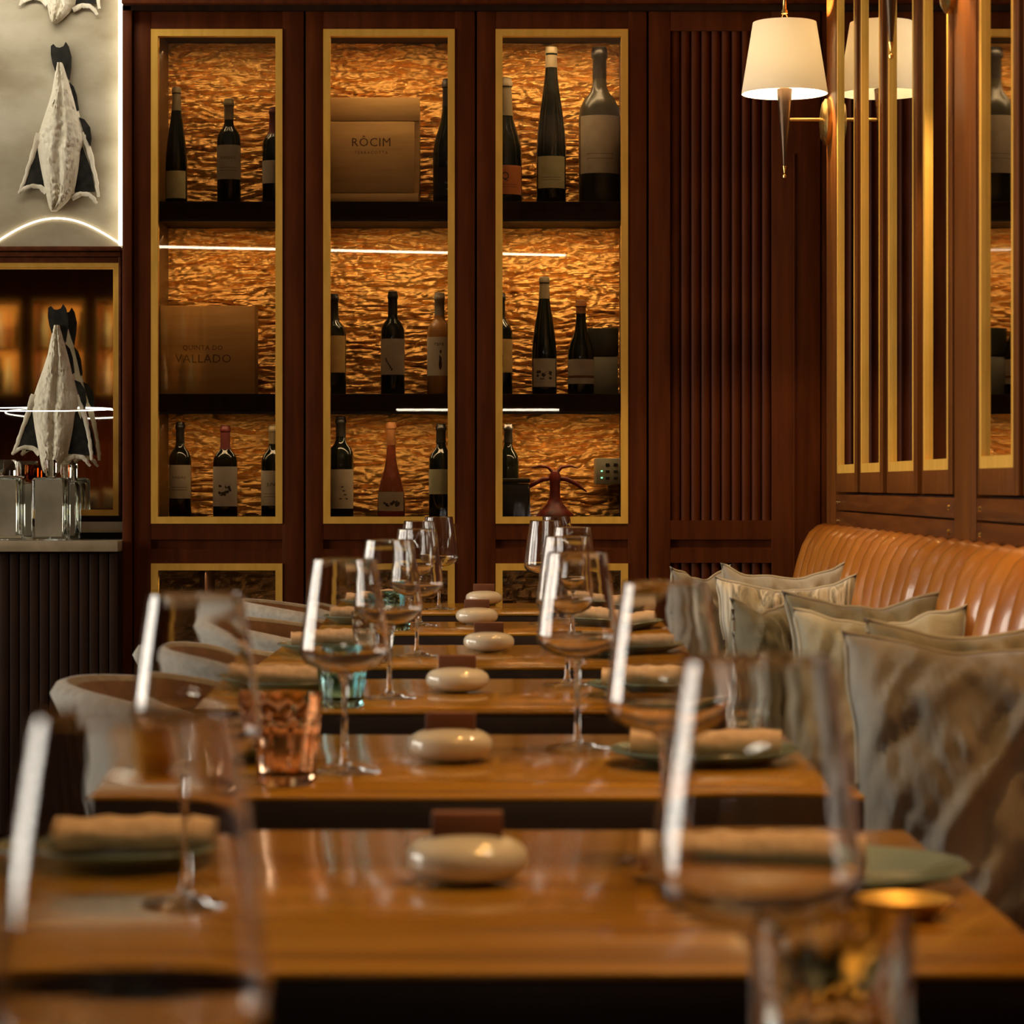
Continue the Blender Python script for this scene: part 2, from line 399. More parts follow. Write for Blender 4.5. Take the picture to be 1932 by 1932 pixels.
ZT, ZUT, ZUB, ZLT, ZLB = 2.462, PZ(55, D), PZ(988, D), PZ(1063, D), .14
SH1, SH2, SH3 = PZ(380, 8.13), PZ(743, 8.13), PZ(976, 8.13)
seams = [-1.0826, PX(575, D), PX(898, D), PX(1222, D)]
gold_l = [285, 610, 935]; gold_r = [533, 858, 1185]
LBL = ['mahogany wine cabinet with gold framed door beside the hanging dried fish',
       'mahogany wine cabinet between the two others, with the pale crate on its top shelf',
       'mahogany wine cabinet beside the fluted panel, holding the red ornament']
cabs = []
for k in range(3):
    x0, x1 = seams[k] + .003, seams[k + 1] - .003
    gl, gr = PX(gold_l[k], D), PX(gold_r[k], D)
    xc = (x0 + x1) / 2
    t = thing('wine_cabinet', LBL[k], 'cabinet', (xc, D, 0), group='wine cabinets along the back wall')
    cabs.append(t)
    L, Rr, a, b = x0 - xc, x1 - xc, gl - xc, gr - xc
    f = G()
    f.bbox(L, a, 0, .03, .0, ZT, .002).bbox(b, Rr, 0, .03, .0, ZT, .002)
    f.bbox(a, b, .001, .03, ZUT, ZT - .0005, .001).bbox(a, b, .001, .03, 0, ZLB, .001)
    zg1, zg0 = PZ(1018, D), PZ(1036, D)
    f.box(a, b, .001, .03, zg1, ZUB).box(a, b, .001, .03, ZLT, zg0).box(a, b, .014, .03, zg0, zg1)
    obj('frame', f, M['mahogany'], t)
    c = G()
    c.box(L, L + .012, .03, .36, .0, ZT).box(Rr - .012, Rr, .03, .36, 0, ZT).box(L, Rr, .36, .372, 0, ZT)
    c.box(L, Rr, .03, .36, ZUT + .01, ZUT + .025).box(L, Rr, .03, .36, ZLB - .03, ZLB - .01)
    obj('carcass', c, M['dark'], t)
    obj('gold_trim', G().frame_y(a, b, ZUB, ZUT, .0205, -.004, .026), M['gold'], t, smooth=20)
    obj('gold_trim', G().frame_y(a, b, ZLB, ZLT, .0205, -.004, .026), M['gold'], t, smooth=20)
    obj('glass_pane', G().box(a + .018, b - .018, .010, .014, ZUB + .018, ZUT - .018), M['pane'], t)
    obj('glass_pane', G().box(a + .018, b - .018, .010, .014, ZLB + .018, ZLT - .018), M['pane'], t)
    for sz in (SH1, SH2):
        obj('shelf', G().bbox(L + .012, Rr - .012, .032, .355, sz - .052, sz, .002), M['dark'], t)
    obj('shelf', G().bbox(L + .012, Rr - .012, .032, .355, SH3 - .04, SH3, .002), M['dark'], t)
    obj('foil_backing', foil_mesh('foil_backing', L + .013, Rr - .013, SH3, ZUT + .01, .325, 120, 400, 11.3 * k + 2, M['foil']), None, t)
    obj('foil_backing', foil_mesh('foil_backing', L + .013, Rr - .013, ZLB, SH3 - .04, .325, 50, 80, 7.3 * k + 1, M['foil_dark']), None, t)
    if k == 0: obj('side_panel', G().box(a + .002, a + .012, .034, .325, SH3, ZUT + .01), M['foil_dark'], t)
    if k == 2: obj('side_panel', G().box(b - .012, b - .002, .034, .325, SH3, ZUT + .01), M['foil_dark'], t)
    if k == 0: obj('divider', G().box(-.06, -.045, .04, .33, ZLB, SH3 - .04), M['dark'], t)
    # LED strips tucked behind the top edge of every compartment
    for zt, wf in ((ZUT, 1), (SH1 - .052, 1.05), (SH2 - .052, .62)):
        obj('led_strip', G().box(L + .03, Rr - .03, .034, .046, zt - .007, zt - .001), M['black'], t)
        e = [1.05, 1.3, 1.9][k]
        light('cabinet_light', 'AREA', (xc, D + .045, zt - .012), e * .55 * (wf if wf > .9 else .45), (1, .64, .30), (R(14), 0, 0), shape='RECTANGLE', size=Rr - L - .1, size_y=.016)
        light('cabinet_light', 'AREA', (xc, D + .19, zt - .035), e * .45 * wf, (1, .64, .30), (R(12), 0, 0), shape='RECTANGLE', size=Rr - L - .1, size_y=.016)
    light('cabinet_light', 'AREA', (xc, D + .06, ZLT - .03), 1.6, (1, .64, .30), (R(14), 0, 0), shape='RECTANGLE', size=Rr - L - .1, size_y=.016)  # added light that keeps the lower foil from going black

# fluted cupboard beside them
xa, xb = PX(1222, D) + .003, PX(1548, D)
t = thing('fluted_cupboard', 'dark mahogany cupboard with vertical flutes behind the wall lamp', 'cupboard', ((xa + xb) / 2, D, 0))
xc = (xa + xb) / 2
fa, fb = PX(1265, D) - xc, PX(1456, D) - xc
zt, zb, lt = PZ(58, D), PZ(982, D), PZ(1062, D)
f = G().bbox(xa - xc, fa, 0, .03, 0, ZT, .002).bbox(fb, xb - xc, 0, .03, 0, ZT, .002).bbox(fa, fb, .001, .03, zt, ZT - .0005, .001)
f.box(fa, fb, .001, .03, PZ(1018, D), zb).box(fa, fb, .001, .03, lt, PZ(1036, D)).box(fa, fb, .014, .03, PZ(1036, D), PZ(1018, D)).box(fa, fb, .001, .03, 0, .14)
obj('frame', f, M['mahogany'], t)
obj('backing', G().box(xa - xc, xb - xc, .03, .05, 0, ZT), M['dark'], t)
obj('side_stile', G().bbox(xb - xc + .003, .958 - xc, .006, .03, 0, ZT, .002), M['mahogany'], t)
obj('edge_bead', G().bbox(PX(1497, D) - xc, PX(1500, D) - xc, -.006, 0, .3, PZ(290, D), .001), M['mahogany'], t)
n = 10; w = (fb - fa) / n
sm = {}
for (z0, z1) in ((zb, zt), (.14, lt)):
    me = None
    for i in range(n):
        if me is None:
            prof = [(-w / 2 + .001, .03), (-w / 2 + .001, .018), (-w / 2 + .005, .011), (0, .008), (w / 2 - .005, .011), (w / 2 - .001, .018), (w / 2 - .001, .03)]
            g = G(); m_ = len(prof)
            g.add([(x, y, z0) for x, y in prof] + [(x, y, z1) for x, y in prof], [(q, q + 1, q + 1 + m_, q + m_) for q in range(m_ - 1)])
            me = g.mesh('slat', M['mahogany'], 60)
        obj('slat', me, None, t, (fa + w * (i + .5), 0, 0))

# ------------------------------------------------------------------ bottles
PROF = {
 'bordeaux': [(0, 0), (.93, 0), (1, .012), (1, .60), (.95, .645), (.78, .69), (.52, .725), (.41, .76), (.38, .80), (.37, .925), (.43, .93), (.43, .965), (.385, .97), (.37, 1), (0, 1)],
 'burgundy': [(0, 0), (.93, 0), (1, .012), (1, .40), (.96, .46), (.84, .53), (.66, .60), (.50, .67), (.41, .74), (.37, .82), (.36, .925), (.43, .93), (.43, .965), (.385, .97), (.37, 1), (0, 1)],
 'flute': [(0, 0), (.93, 0), (1, .012), (1, .34), (.96, .42), (.86, .52), (.70, .63), (.54, .73), (.43, .82), (.38, .89), (.37, .94), (.42, .945), (.42, .97), (.37, 1), (0, 1)],
 'cone': [(0, 0), (.90, 0), (.97, .015), (1, .12), (.93, .27), (.72, .40), (.48, .52), (.36, .62), (.31, .74), (.30, .93), (.36, .935), (.36, .97), (.32, 1), (0, 1)],
 'magnum': [(0, 0), (.93, 0), (1, .012), (1, .56), (.95, .615), (.74, .67), (.48, .71), (.36, .75), (.33, .80), (.32, .93), (.38, .935), (.38, .97), (.33, 1), (0, 1)],
}
def rad_at(kind, q):
    p = PROF[kind]
    for (r0, z0), (r1, z1) in zip(p[1:], p[2:]):
        if z0 <= q <= z1 and z1 > z0: return r0 + (r1 - r0) * (q - z0) / (z1 - z0)
    return 1
GROUP = {1: 'wine bottles on the top shelves', 2: 'wine bottles on the middle shelves', 3: 'wine bottles on the bottom shelves'}
def bottle(label, shelf, kind, cx, top, w, Y, body, cap=None, capq=.80, lab=None, words=(), art=None, name='wine_bottle'):
    """cx, top, w: where the bottle shows in the photo; Y its own depth on the shelf; lab = (material, lower, upper, half angle)"""
    base = {1: SH1, 2: SH2, 3: SH3}[shelf]
    Rr = w / 2 * Y / FPX; h = PZ(top, Y) - base
    t = thing(name, label, 'bottle', (PX(cx, Y), Y, base), group=GROUP[shelf])
    obj('glass_body', G().lathe([(r * Rr, z * h) for r, z in PROF[kind]], 28), M[body], t)
    if cap:
        pts = [(rad_at(kind, q) * Rr + .0007, q * h) for q in (capq, capq + .03, .925, .935, .965, .975, .995)] + [(.30 * Rr, h + .001), (0, h + .001)]
        obj('capsule', G().lathe(pts, 24), M[cap], t)
    if lab:
        m, q0, q1, ang = lab
        rl = Rr * 1.012
        lo = obj('label', G().lathe([(rl, q0), (rl, q1)], 20, a0=R(-90 - ang), a1=R(-90 + ang)), M[m], t)
        for s, size, dz in words:
            text(s, size, M['ink_white'] if m == 'cap_black' else M['ink'], lo, (0, 0, q0 + (q1 - q0) * dz), rl * 1.006)
        if art == 'lines':
            for q in (.25, .33):
                g = G(); g.lathe([(rl * 1.004, q0 + (q1 - q0) * q), (rl * 1.004, q0 + (q1 - q0) * q + .0012)], 12, a0=R(-90 - ang * .6), a1=R(-90 + ang * .6)); obj('printed_line', g, M['ink'], lo)
        if art == 'band':
            g = G(); g.lathe([(rl * 1.004, q0 + (q1 - q0) * .24), (rl * 1.004, q0 + (q1 - q0) * .34)], 16, a0=R(-90 - ang * .95), a1=R(-90 + ang * .95)); obj('printed_band', g, M['ink_brown'], lo)
        if art in ('landscape', 'birds', 'plume', 'figure'):
            g = G(); rr = random.Random(cx)
            def blob(u, v, du, dv):
                pts = []
                for i in range(9):
                    q = 2 * math.pi * i / 9; s_ = rr.uniform(.6, 1.1)
                    aa = (u + du * s_ * math.cos(q)) / rl; pts.append((rl * 1.006 * math.sin(aa), -rl * 1.006 * math.cos(aa), q0 + (v + dv * s_ * math.sin(q))))
                g.add(pts, [tuple(range(9))])
            H = q1 - q0
            if art == 'landscape':
                for i in range(9): blob(rr.uniform(-.6, .6) * Rr, H * rr.uniform(.28, .55), .006, .005)
                blob(.3 * Rr, H * .5, .012, .006); blob(-.2 * Rr, H * .28, .008, .003)
            if art == 'birds':
                for i in range(5): blob((.05 + .12 * i) * Rr, H * (.25 + .1 * ((i * 3) % 4)), .0055, .0025)
            if art == 'plume':
                for i in range(6): blob((-.55 + .1 * i) * Rr, H * (.42 - .055 * i), .0035, .0045)
            if art == 'figure':
                blob(.1 * Rr, H * .35, .006, .024); blob(.12 * Rr, H * .62, .003, .008)
            obj('printed_picture', g, M['ink'], lo, smooth=0)
    return t
Yb = 8.22
bottle('slender dark bottle with tan capsule at the left end of the first cabinet top shelf', 1, 'flute', 333, 165, 41, 8.24, 'bottle', 'cap_tan', .80, ('paper_olive', .018, .10, 62))
bottle('dark bottle with cream label in the middle of the first cabinet top shelf', 1, 'bordeaux', 432, 187, 45, 8.20, 'bottle', 'cap_tan', .80, ('paper', .070, .172, 80), [('FUNDÃO', .0115, .62)], 'lines')
bottle('red capsuled bottle half hidden by the first cabinet frame, top shelf', 1, 'bordeaux', 517, 203, 44, 8.20, 'bottle', 'cap_red', .72, ('paper_white', .058, .126, 80))
bottle('black bottle with white printed lines beside the pale crate', 1, 'burgundy', 846, 150, 58, 8.20, 'bottle', 'cap_black', .78, ('cap_black', .020, .105, 70), [('ILLAS', .0085, .45), ('BR', .0075, .22)])
bottle('bottle with a bright orange label on the top shelf', 1, 'burgundy', 953, 148, 64, 8.22, 'bottle', 'cap_tan', .70, ('paper_orange', .026, .112, 70), [('Q', .032, .62)], 'lines')
bottle('tall slender bottle with olive label between the orange labelled one and the large dusty one', 1, 'flute', 1040, 88, 56, 8.22, 'bottle', 'cap_tan', .865, ('paper_olive', .045, .140, 62), (), 'lines')
bottle('large dusty bottle with a big beige label, top shelf by the fluted cupboard', 1, 'magnum', 1131, 90, 78, 8.24, 'bottle_dusty', 'cap_black', .80, ('paper', .090, .262, 66), (), 'lines', name='magnum_bottle')
bottle('dark bottle with arched gold label at the left end of the second cabinet middle shelf', 2, 'bordeaux', 629, 555, 48, 8.22, 'bottle', 'cap_black', .74, ('paper_gold', .065, .175, 70))
bottle('black capsuled bottle with cream plume label in the middle of the second cabinet', 2, 'bordeaux', 741, 550, 45, 8.20, 'bottle', 'cap_black', .78, ('paper', .058, .165, 80), (), 'plume')
bottle('clear amber bottle with a white picture label beside the black capsuled one', 2, 'bordeaux', 829, 553, 47, 8.20, 'pale_wine', 'cap_grey', .78, ('paper_white', .055, .170, 76), [('rare', .018, .82)], 'figure')
bottle('dark bottle with a gold figure label half hidden by the third cabinet frame', 2, 'bordeaux', 944, 553, 46, 8.22, 'bottle', 'cap_black', .76, ('paper_gold', .065, .165, 76), (), 'figure')
bottle('tall slender bottle with pale capsule in the middle shelf of the third cabinet', 2, 'flute', 1027, 523, 47, 8.20, 'bottle', 'cap_tan', .815, ('paper', .022, .106, 62), (), 'landscape')
bottle('sloping shouldered bottle with orange capsule and banded cream label', 2, 'burgundy', 1096, 567, 50, 8.18, 'bottle', 'cap_orange', .86, ('paper', .030, .103, 78), (), 'band')
bottle('dark bottle with brown label at the left end of the first cabinet bottom shelf', 3, 'bordeaux', 340, 797, 42, 8.24, 'bottle', 'cap_black', .8, ('paper', .055, .155, 76), [('FUNDÃO', .0105, .62)], 'lines')
bottle('bottle with red capsule and landscape label on the first cabinet bottom shelf', 3, 'bordeaux', 425, 803, 46, 8.20, 'bottle', 'cap_red', .74, ('paper_white', .032, .150, 80), (), 'landscape')
bottle('bottle with bright white label half hidden by the first cabinet frame, bottom shelf', 3, 'bordeaux', 516, 803, 46, 8.20, 'bottle', 'cap_tan', .8, ('paper_white', .034, .138, 80), [('JUND', .014, .6)], 'lines')
bottle('bottle with cream bird label at the left end of the second cabinet bottom shelf', 3, 'bordeaux', 643, 786, 48, 8.22, 'bottle', 'cap_black', .8, ('paper', .025, .142, 78), (), 'birds')
bottle('rosé bottle with conical shoulders and a small cream label', 3, 'cone', 738, 797, 53, 8.20, 'rose', 'cap_orange', .76, ('paper', .018, .075, 62), (), 'landscape')
bottle('bottle with sage green label at the right end of the second cabinet bottom shelf', 3, 'bordeaux', 832, 800, 46, 8.20, 'bottle', 'cap_black', .8, ('paper_green', .068, .142, 78))
bottle('black bottle standing behind the black tin in the third cabinet', 3, 'bordeaux', 959, 800, 40, 8.30, 'bottle', 'cap_black', .8)

# wooden crates
def crate(label, px0, px1, py0, shelf, body, planks, words, Y=8.2):
    base = {1: SH1, 2: SH2}[shelf]
    x0, x1 = PX(px0, Y), PX(px1, Y); h = PZ(py0, Y) - base
    t = thing('wooden_crate', label, 'crate', ((x0 + x1) / 2, Y, base), group='wooden wine crates in the cabinets')
    W = (x1 - x0) / 2
    obj('box_body', G().bbox(-W, W, .012, .11, 0, h, .002), M[body], t)
    for z0, z1, xr, yy in planks:
        obj('plank', G().bbox(-W, xr * W, yy, .0115, z0 * h, z1 * h, .0015), M[body], t)
    for s, size, x, z, sp in words:
        text(s, size, M['ink_brown'], t, (x * W, -.0012, z * h), spacing=sp)
    return t
crate('pale wooden wine crate with batten lid on the top shelf', 615, 791, 184, 1, 'pine', [(.78, 1, 1, 0), (.105, .775, .90, 0), (0, .10, .98, 0)],
      [('RÔCIM', .036, -.03, .575, 1.08), ('TERRACOTTA', .0125, -.03, .48, 1.35)])
crate('stained wooden wine crate with dark lettering on the middle shelf', 302, 481, 577, 2, 'pine_dark', [(0, 1, 1, 0)],
      [('QUINTA DO', .020, -.10, .525, 1.08), ('VALLADO', .036, -.09, .40, 1.06)])
# bottom shelf of the third cabinet
t = thing('black_tin', 'square black tin on the bottom shelf of the third cabinet', 'tin', (PX(973, 8.2), 8.2, SH3))
obj('tin_body', G().bbox(-.042, .042, -.03, .05, 0, .10, .006, 3), M['black'], t)
obj('tin_lid', G().bbox(-.043, .043, -.031, .051, .101, .115, .004, 2), M['cap_black'], t)
t = thing('red_ornament', 'red conical ornament with thin spreading arms on the bottom shelf', 'ornament', (PX(1047, 8.2), 8.2, SH3))
obj('cone_base', G().lathe([(0, 0), (.058, 0), (.056, .006), (.040, .022), (.024, .040), (.016, .06), (.015, .10), (.019, .118), (.012, .135), (0, .14)], 24), M['red_glass'], t)
for s in (-1, 1):
    obj('arm', G().tube([(s * .01, 0, .115), (s * .035, 0, .112), (s * .065, .004, .098), (s * .095, .006, .075)], [.006, .0075, .0065, .002]), M['red_glass'], t)
    obj('arm', G().tube([(s * .004, 0, .13), (s * .02, 0, .148), (s * .045, 0, .152), (s * .07, 0, .146)], [.005, .005, .004, .0015]), M['red_glass'], t)
t = thing('control_panel', 'small grey control panel with two green lights at the right of the bottom shelf', 'control panel', (PX(1149, 8.2), 8.2, PZ(914, 8.2)))
obj('housing', G().bbox(-.038, .038, 0, .20, 0, .078, .003), M['panel_grey'], t)
for i in range(2):
    for j in range(3):
        obj('button', G().bbox(-.010 + i * .024, .002 + i * .024, -.002, 0, .014 + j * .020, .023 + j * .020, .001, 1), M['black'], t)
for j in range(2): obj('indicator', G().box(-.024, -.019, -.0015, 0, .018 + j * .020, .0215 + j * .020), M['led_green'], t)
t = thing('reflection_box', 'grey box standing in for a reflection, beside the orange capsuled bottle on the middle shelf', 'box', (PX(1137, 8.26), 8.26, SH2))  # solid box modelled where only a reflection shows
obj('box_body', G().bbox(-.045, .045, -.03, .05, 0, .115, .003), M['panel_grey'], t)
obj('box_lid', G().bbox(-.046, .046, -.031, .051, .117, .200, .003), M['bottle_dusty'], t)

# ------------------------------------------------------------------ niche with the dried fish
YN = 8.32
struct('wall_back_niche', G().box(-2.2, -1.1, YN, YN + .1, PZ(470, YN), 2.9), M['plaster'])
struct('trim_3', G().bbox(PX(232, D), seams[0] + .0, 8.085, 8.55, 0, 2.478, .003), M['mahogany'])
xe = PX(232, 8.30)
strip = tag(obj('light_strip', G().box(xe - .012, xe - .001, 8.285, 8.31, PZ(463, 8.3), 2.88), M['led']), 'bright vertical light strip along the edge of the fish niche', 'light')
light('niche_light', 'AREA', (-1.55, 7.9, 2.75), 5.5, (1, .93, .80), (R(28), 0, 0), shape='RECTANGLE', size=.9, size_y=.1)
# arched light line on the plaster
g = G(); pts = []
for i in range(25):
    q = -1 + 2 * i / 24
    pts.append((PX(108 + 122 * q, YN), YN - .006, PZ(412 + 50 * (1 - math.cos(q * 1.5)) / (1 - math.cos(1.5)), YN)))
g.tube(pts, .0024, 8)
tag(obj('arched_light', g, M['led_soft']), 'thin arched light line on the plaster above the gilt mirror', 'light')
# gilt framed mirror
mx1 = PX(230, 8.29); mz1, mz0 = PZ(466, 8.28), PZ(973, 8.28)
t = thing('framed_mirror', 'gilt framed mirror behind the lowest hanging fish', 'mirror', (-1.55, 8.3, mz0))
fx0, fx1, H = -.55, mx1 + 1.55, mz1 - mz0
fr = G()
for i, (z0, z1, y) in enumerate([(H - .014, H, -.050), (H - .030, H - .016, -.040), (H - .048, H - .031, -.028)]): fr.bbox(fx0, fx1, y, .02, z0, z1, .003)
fr.bbox(fx1 - .008, fx1, -.03, .02, 0, H - .03, .002)
obj('cornice', fr, M['mahogany_h'], t)
obj('gilt_moulding', G().frame_y(fx0, fx1 - .008, 0, H - .048, .013, -.022, .0).frame_y(fx0 + .009, fx1 - .017, .009, H - .057, .009, -.014, .004), M['gold'], t)
obj('mirror_glass', G().box(fx0 + .012, fx1 - .02, -.004, .0, .012, H - .06), M['mirror_aged'], t)
obj('backing', G().box(fx0, fx1, .02, .03, 0, H), M['dark'], t)
# marble counter, splashback and fluted base
cz = PZ(1021, 8.0)
struct('trim_4', G().bbox(-2.2, PX(232, D), 8.27, 8.36, cz + .02, mz0 - .018, .002), M['marble'])
struct('trim_5', G().bbox(-2.2, PX(232, D), 8.28, 8.36, mz0 - .018, mz0, .002), M['dark'])
t = thing('marble_counter', 'marble topped counter under the gilt mirror', 'counter', (-1.6, 8.0, 0))
obj('marble_top', G().bbox(-.6, PX(232, D) + 1.6 - .001, 0, .36, cz - .031, cz, .003), M['marble'], t)
obj('base_cabinet', G().box(-.6, PX(234, D) + 1.6 - .001, .05, .36, 0, cz - .032), M['dark'], t)
me = None
for i in range(28):
    if me is None: me = G().bbox(-.0135, .0135, -.008, 0, .05, cz - .036, .004, 2).mesh('slat', M['dark'], 40)
    obj('slat', me, None, t, (.47 - i * .029, .05, 0))
struct('wall_back_left', G().box(-4.6, -2.2, 8.1, 8.3, 0, 2.9), M['wall'])

# dried fish ------------------------------------------------------
def fish(label, dx, dy, Y, tilt=0, puff=.028):
    S = Y / FPX
    top = 84 + dy
    t = thing('dried_fish', label, 'fish', (PX(113 + dx, Y), Y, PZ(top, Y)), group='split dried fish hanging in the niche')
    t.rotation_euler = (0, tilt, 0)
    def P(x, y): return ((x - 113) * S, -(y - 84) * S)
    # fleshy body by rows
    rows = [(120, 108, 120), (130, 106, 124), (150, 102, 130), (175, 98, 138), (205, 89, 147), (235, 79, 155), (262, 71, 161), (285, 72, 152), (315, 77, 149),
            (345, 83, 144), (365, 87, 140), (380, 90, 128), (392, 93, 116), (399, 97, 106)]
    fine = []
    for (y0, a0, b0), (y1, a1, b1) in zip(rows, rows[1:]):
        for q in range(8): k = q / 8; fine.append((y0 + (y1 - y0) * k, a0 + (a1 - a0) * k, b0 + (b1 - b0) * k))
    fine.append(rows[-1])
    nx = 30; vs = []; 
    for (y, a, b) in fine:
        for i in range(nx + 1):
            u = -1 + 2 * i / nx; x = a + (b - a) * i / nx
            z = P(x, y)
            r = noise.noise(Vector((x * .06 + dx, y * .02, 1))) * .5 + noise.noise(Vector((x * .2, y * .08 + dx, 4))) * .3
            d = puff * ((1 - abs(u) ** 2.4) * (1 - .42 * math.exp(-(u / .16) ** 2)) + .25 * r * (1 - u * u))
            d += puff * .22 * noise.noise(Vector((x * .55, y * .16 + dx, 8))) * (1 - u ** 6) + puff * .10 * noise.noise(Vector((x * 1.2, y * .7, 2)))
            vs.append((z[0], -.004 - max(d, .0005), z[1]))
    nr = len(fine)
    fs = [(j * (nx + 1) + i, j * (nx + 1) + i + 1, (j + 1) * (nx + 1) + i + 1, (j + 1) * (nx + 1) + i) for j in range(nr - 1) for i in range(nx)]
    o = len(vs)
    vs2 = [(x, .002, z) for x, y, z in vs]
    allv = vs + vs2
    fs += [tuple(i + o for i in f[::-1]) for f in fs]
    for j in range(nr - 1):
        for i in (0, nx):
            a = j * (nx + 1) + i; b = a + nx + 1; fs.append((a, b, b + o, a + o))
    for j in (0, nr - 1):
        for i in range(nx): a = j * (nx + 1) + i; fs.append((a, a + 1, a + 1 + o, a + o))
    obj('flesh', G().add(allv, fs), M['cod'], t, smooth=70)
    tail = [(97, 88), (102, 84), (107, 90), (114, 91), (121, 88), (125, 80), (130, 88), (135, 108), (134, 130), (131, 152), (126, 140), (120, 122), (113, 118), (108, 128), (106, 137), (100, 120), (97, 104)]
    obj('tail_fin', G().prism_y([P(*p) for p in tail], -.012, .002), M['cod_skin'], t, label='dark forked tail', smooth=30)
    for pts in ([(131, 155), (139, 163), (145, 180), (149, 208), (146, 212), (138, 180)], [(150, 222), (160, 226), (170, 240), (173, 262), (171, 276), (163, 262), (156, 240)]):
        obj('side_fin', G().prism_y([P(*p) for p in pts], -.010, .002), M['cod_skin'], t, label='dark side fin', smooth=30)
    for s in (-1, 1):
        if s < 0: arm = [(76, 252), (66, 280), (56, 312), (45, 345), (36, 366)]; foot = [(36, 364), (46, 356), (60, 351), (76, 353), (88, 364)]; memb = [(72, 268), (82, 345), (86, 360), (70, 354), (44, 358), (52, 330)]
        else: arm = [(157, 250), (167, 278), (176, 312), (183, 345), (186, 372)]; foot = [(183, 384), (176, 374), (168, 367), (152, 366), (136, 374)]; memb = [(152, 268), (143, 340), (141, 362), (160, 362), (180, 362), (172, 320)]
        fl = G(); rn = random.Random(int(dx) * 3 + s)
        for path, ws in ((arm, (.013, .009, .0068, .006, .0045)), (foot, (.0045, .0062, .007, .0075, .009))):
            pp, ww = [], []
            for q in range(len(path) - 1):
                for h_ in range(4):
                    k = h_ / 4; pp.append((path[q][0] + (path[q + 1][0] - path[q][0]) * k + rn.uniform(-.9, .9), path[q][1] + (path[q + 1][1] - path[q][1]) * k)); ww.append(ws[q] + (ws[q + 1] - ws[q]) * k)
            pp.append(path[-1]); ww.append(ws[-1])
            b_ = G().tube([(P(*p)[0], 0, P(*p)[1]) for p in pp], [w_ * rn.uniform(.85, 1.15) for w_ in ww], 10)
            fl.add([(x, -.004 + y * .5, z) for x, y, z in b_.v], b_.f)
        obj('flap', fl, M['cod'], t, smooth=80)
        obj('belly_skin', G().prism_y([P(*p) for p in memb], -.004, .002), M['cod_skin'], t, label='dark belly skin', smooth=30)
    return t
fish('dried split fish in full view on the pale plaster', 0, 0, 8.31)
fish('dried split fish cut off by the top of the picture', 2, -355, 8.31)
fish('dried split fish hanging in front of the gilt mirror', -5, 494, 8.22, R(1.5))
# glowing hoop built in place of a ring light's reflection
g = G(); rr = .196
g.tube([(rr * math.cos(q), rr * math.sin(q), 0) for q in [2 * math.pi * i / 64 for i in range(64)]], .0013, 8, closed=True)
ring = obj('ring_reflection', g, M['led_soft'], loc=(PX(88, 8.1), 8.06, PZ(772, 8.06)))
ring.rotation_euler = (R(3.2), 0, 0)
tag(ring, 'thin glowing ring standing in for a reflected ring light, crossing the lowest hanging fish', 'light')

# decanters on the counter
def decanter(label, cx, w, h, Y, stop, sw):
    t = thing('square_decanter', label, 'decanter', (PX(cx, Y), Y, cz), group='square glass decanters on the marble counter')
    W = w / 2
    g = G().bbox(-W, W, -W * .75, W * .75, 0, h, .012, 3)
    gi = G().bbox(-W + .011, W - .011, -W * .75 + .009, W * .75 - .009, .018, h - .008, .009, 3)
    obj('bottle_body', g.add(gi.v, gi.f), M['clear'], t)
    obj('frosted_panel', G().bbox(-W * .74, W * .74, -W * .75 - .0012, -W * .75 - .0002, .012, h - .006, .0004, 1), M['frost'], t, label='frosted front panel')
    st = G(); n_ = 20
    prof = [(0, h + .001), (sw * .8, h + .001), (sw, h + .006), (sw, h + .046), (sw * .92, h + .052), (0, h + .052)]
    st.lathe(prof, n_)
    obj('stopper', st, M[stop], t)
    return t
decanter('square glass decanter in front at the right end of the counter', 96, .106, .185, 8.10, 'clear', .018)
decanter('square glass decanter cut off by the left edge of the picture', 8, .112, .185, 8.10, 'clear', .036)
decanter('square glass decanter standing behind the front one, with a clear stopper', 124, .085, .172, 8.23, 'clear', .016)
decanter('square glass decanter with the amber stopper', 60, .050, .172, 8.22, 'amber_stopper', .021)

# ------------------------------------------------------------------ mirrored panels on the right wall
XF, XM = .876, .885
struct('trim_6', G().bbox(XF, .962, 7.215, 7.415, 0, 2.9, .003), M['mahogany_wall'])
struct('trim_7', G().bbox(XF, .962, 5.085, 5.325, 0, 2.9, .003), M['mahogany_wall'])
struct('trim_8', G().bbox(XF, .962, 3.60, 3.80, 0, 2.9, .003), M['mahogany_wall'])
struct('trim_11', G().bbox(XF, .962, 1.90, 2.10, 0, 2.9, .003), M['mahogany_wall'])
zb_ = 1.052
leaves = [(6.78, 7.205), (6.325, 6.73), (5.805, 6.255), (5.352, 5.735), (4.665, 5.065), (4.24, 4.62), (3.82, 4.20)]
LL = ['tall gold edged mirror panel next to the wall lamp in the corner', 'second mirror panel along from the corner lamp', 'third mirror panel along from the corner lamp',
      'fourth mirror panel along, just before the wooden pier', 'mirror panel just past the wooden pier, reflecting the bottles', 'second mirror panel past the wooden pier', 'mirror panel nearest to the camera past the pier']
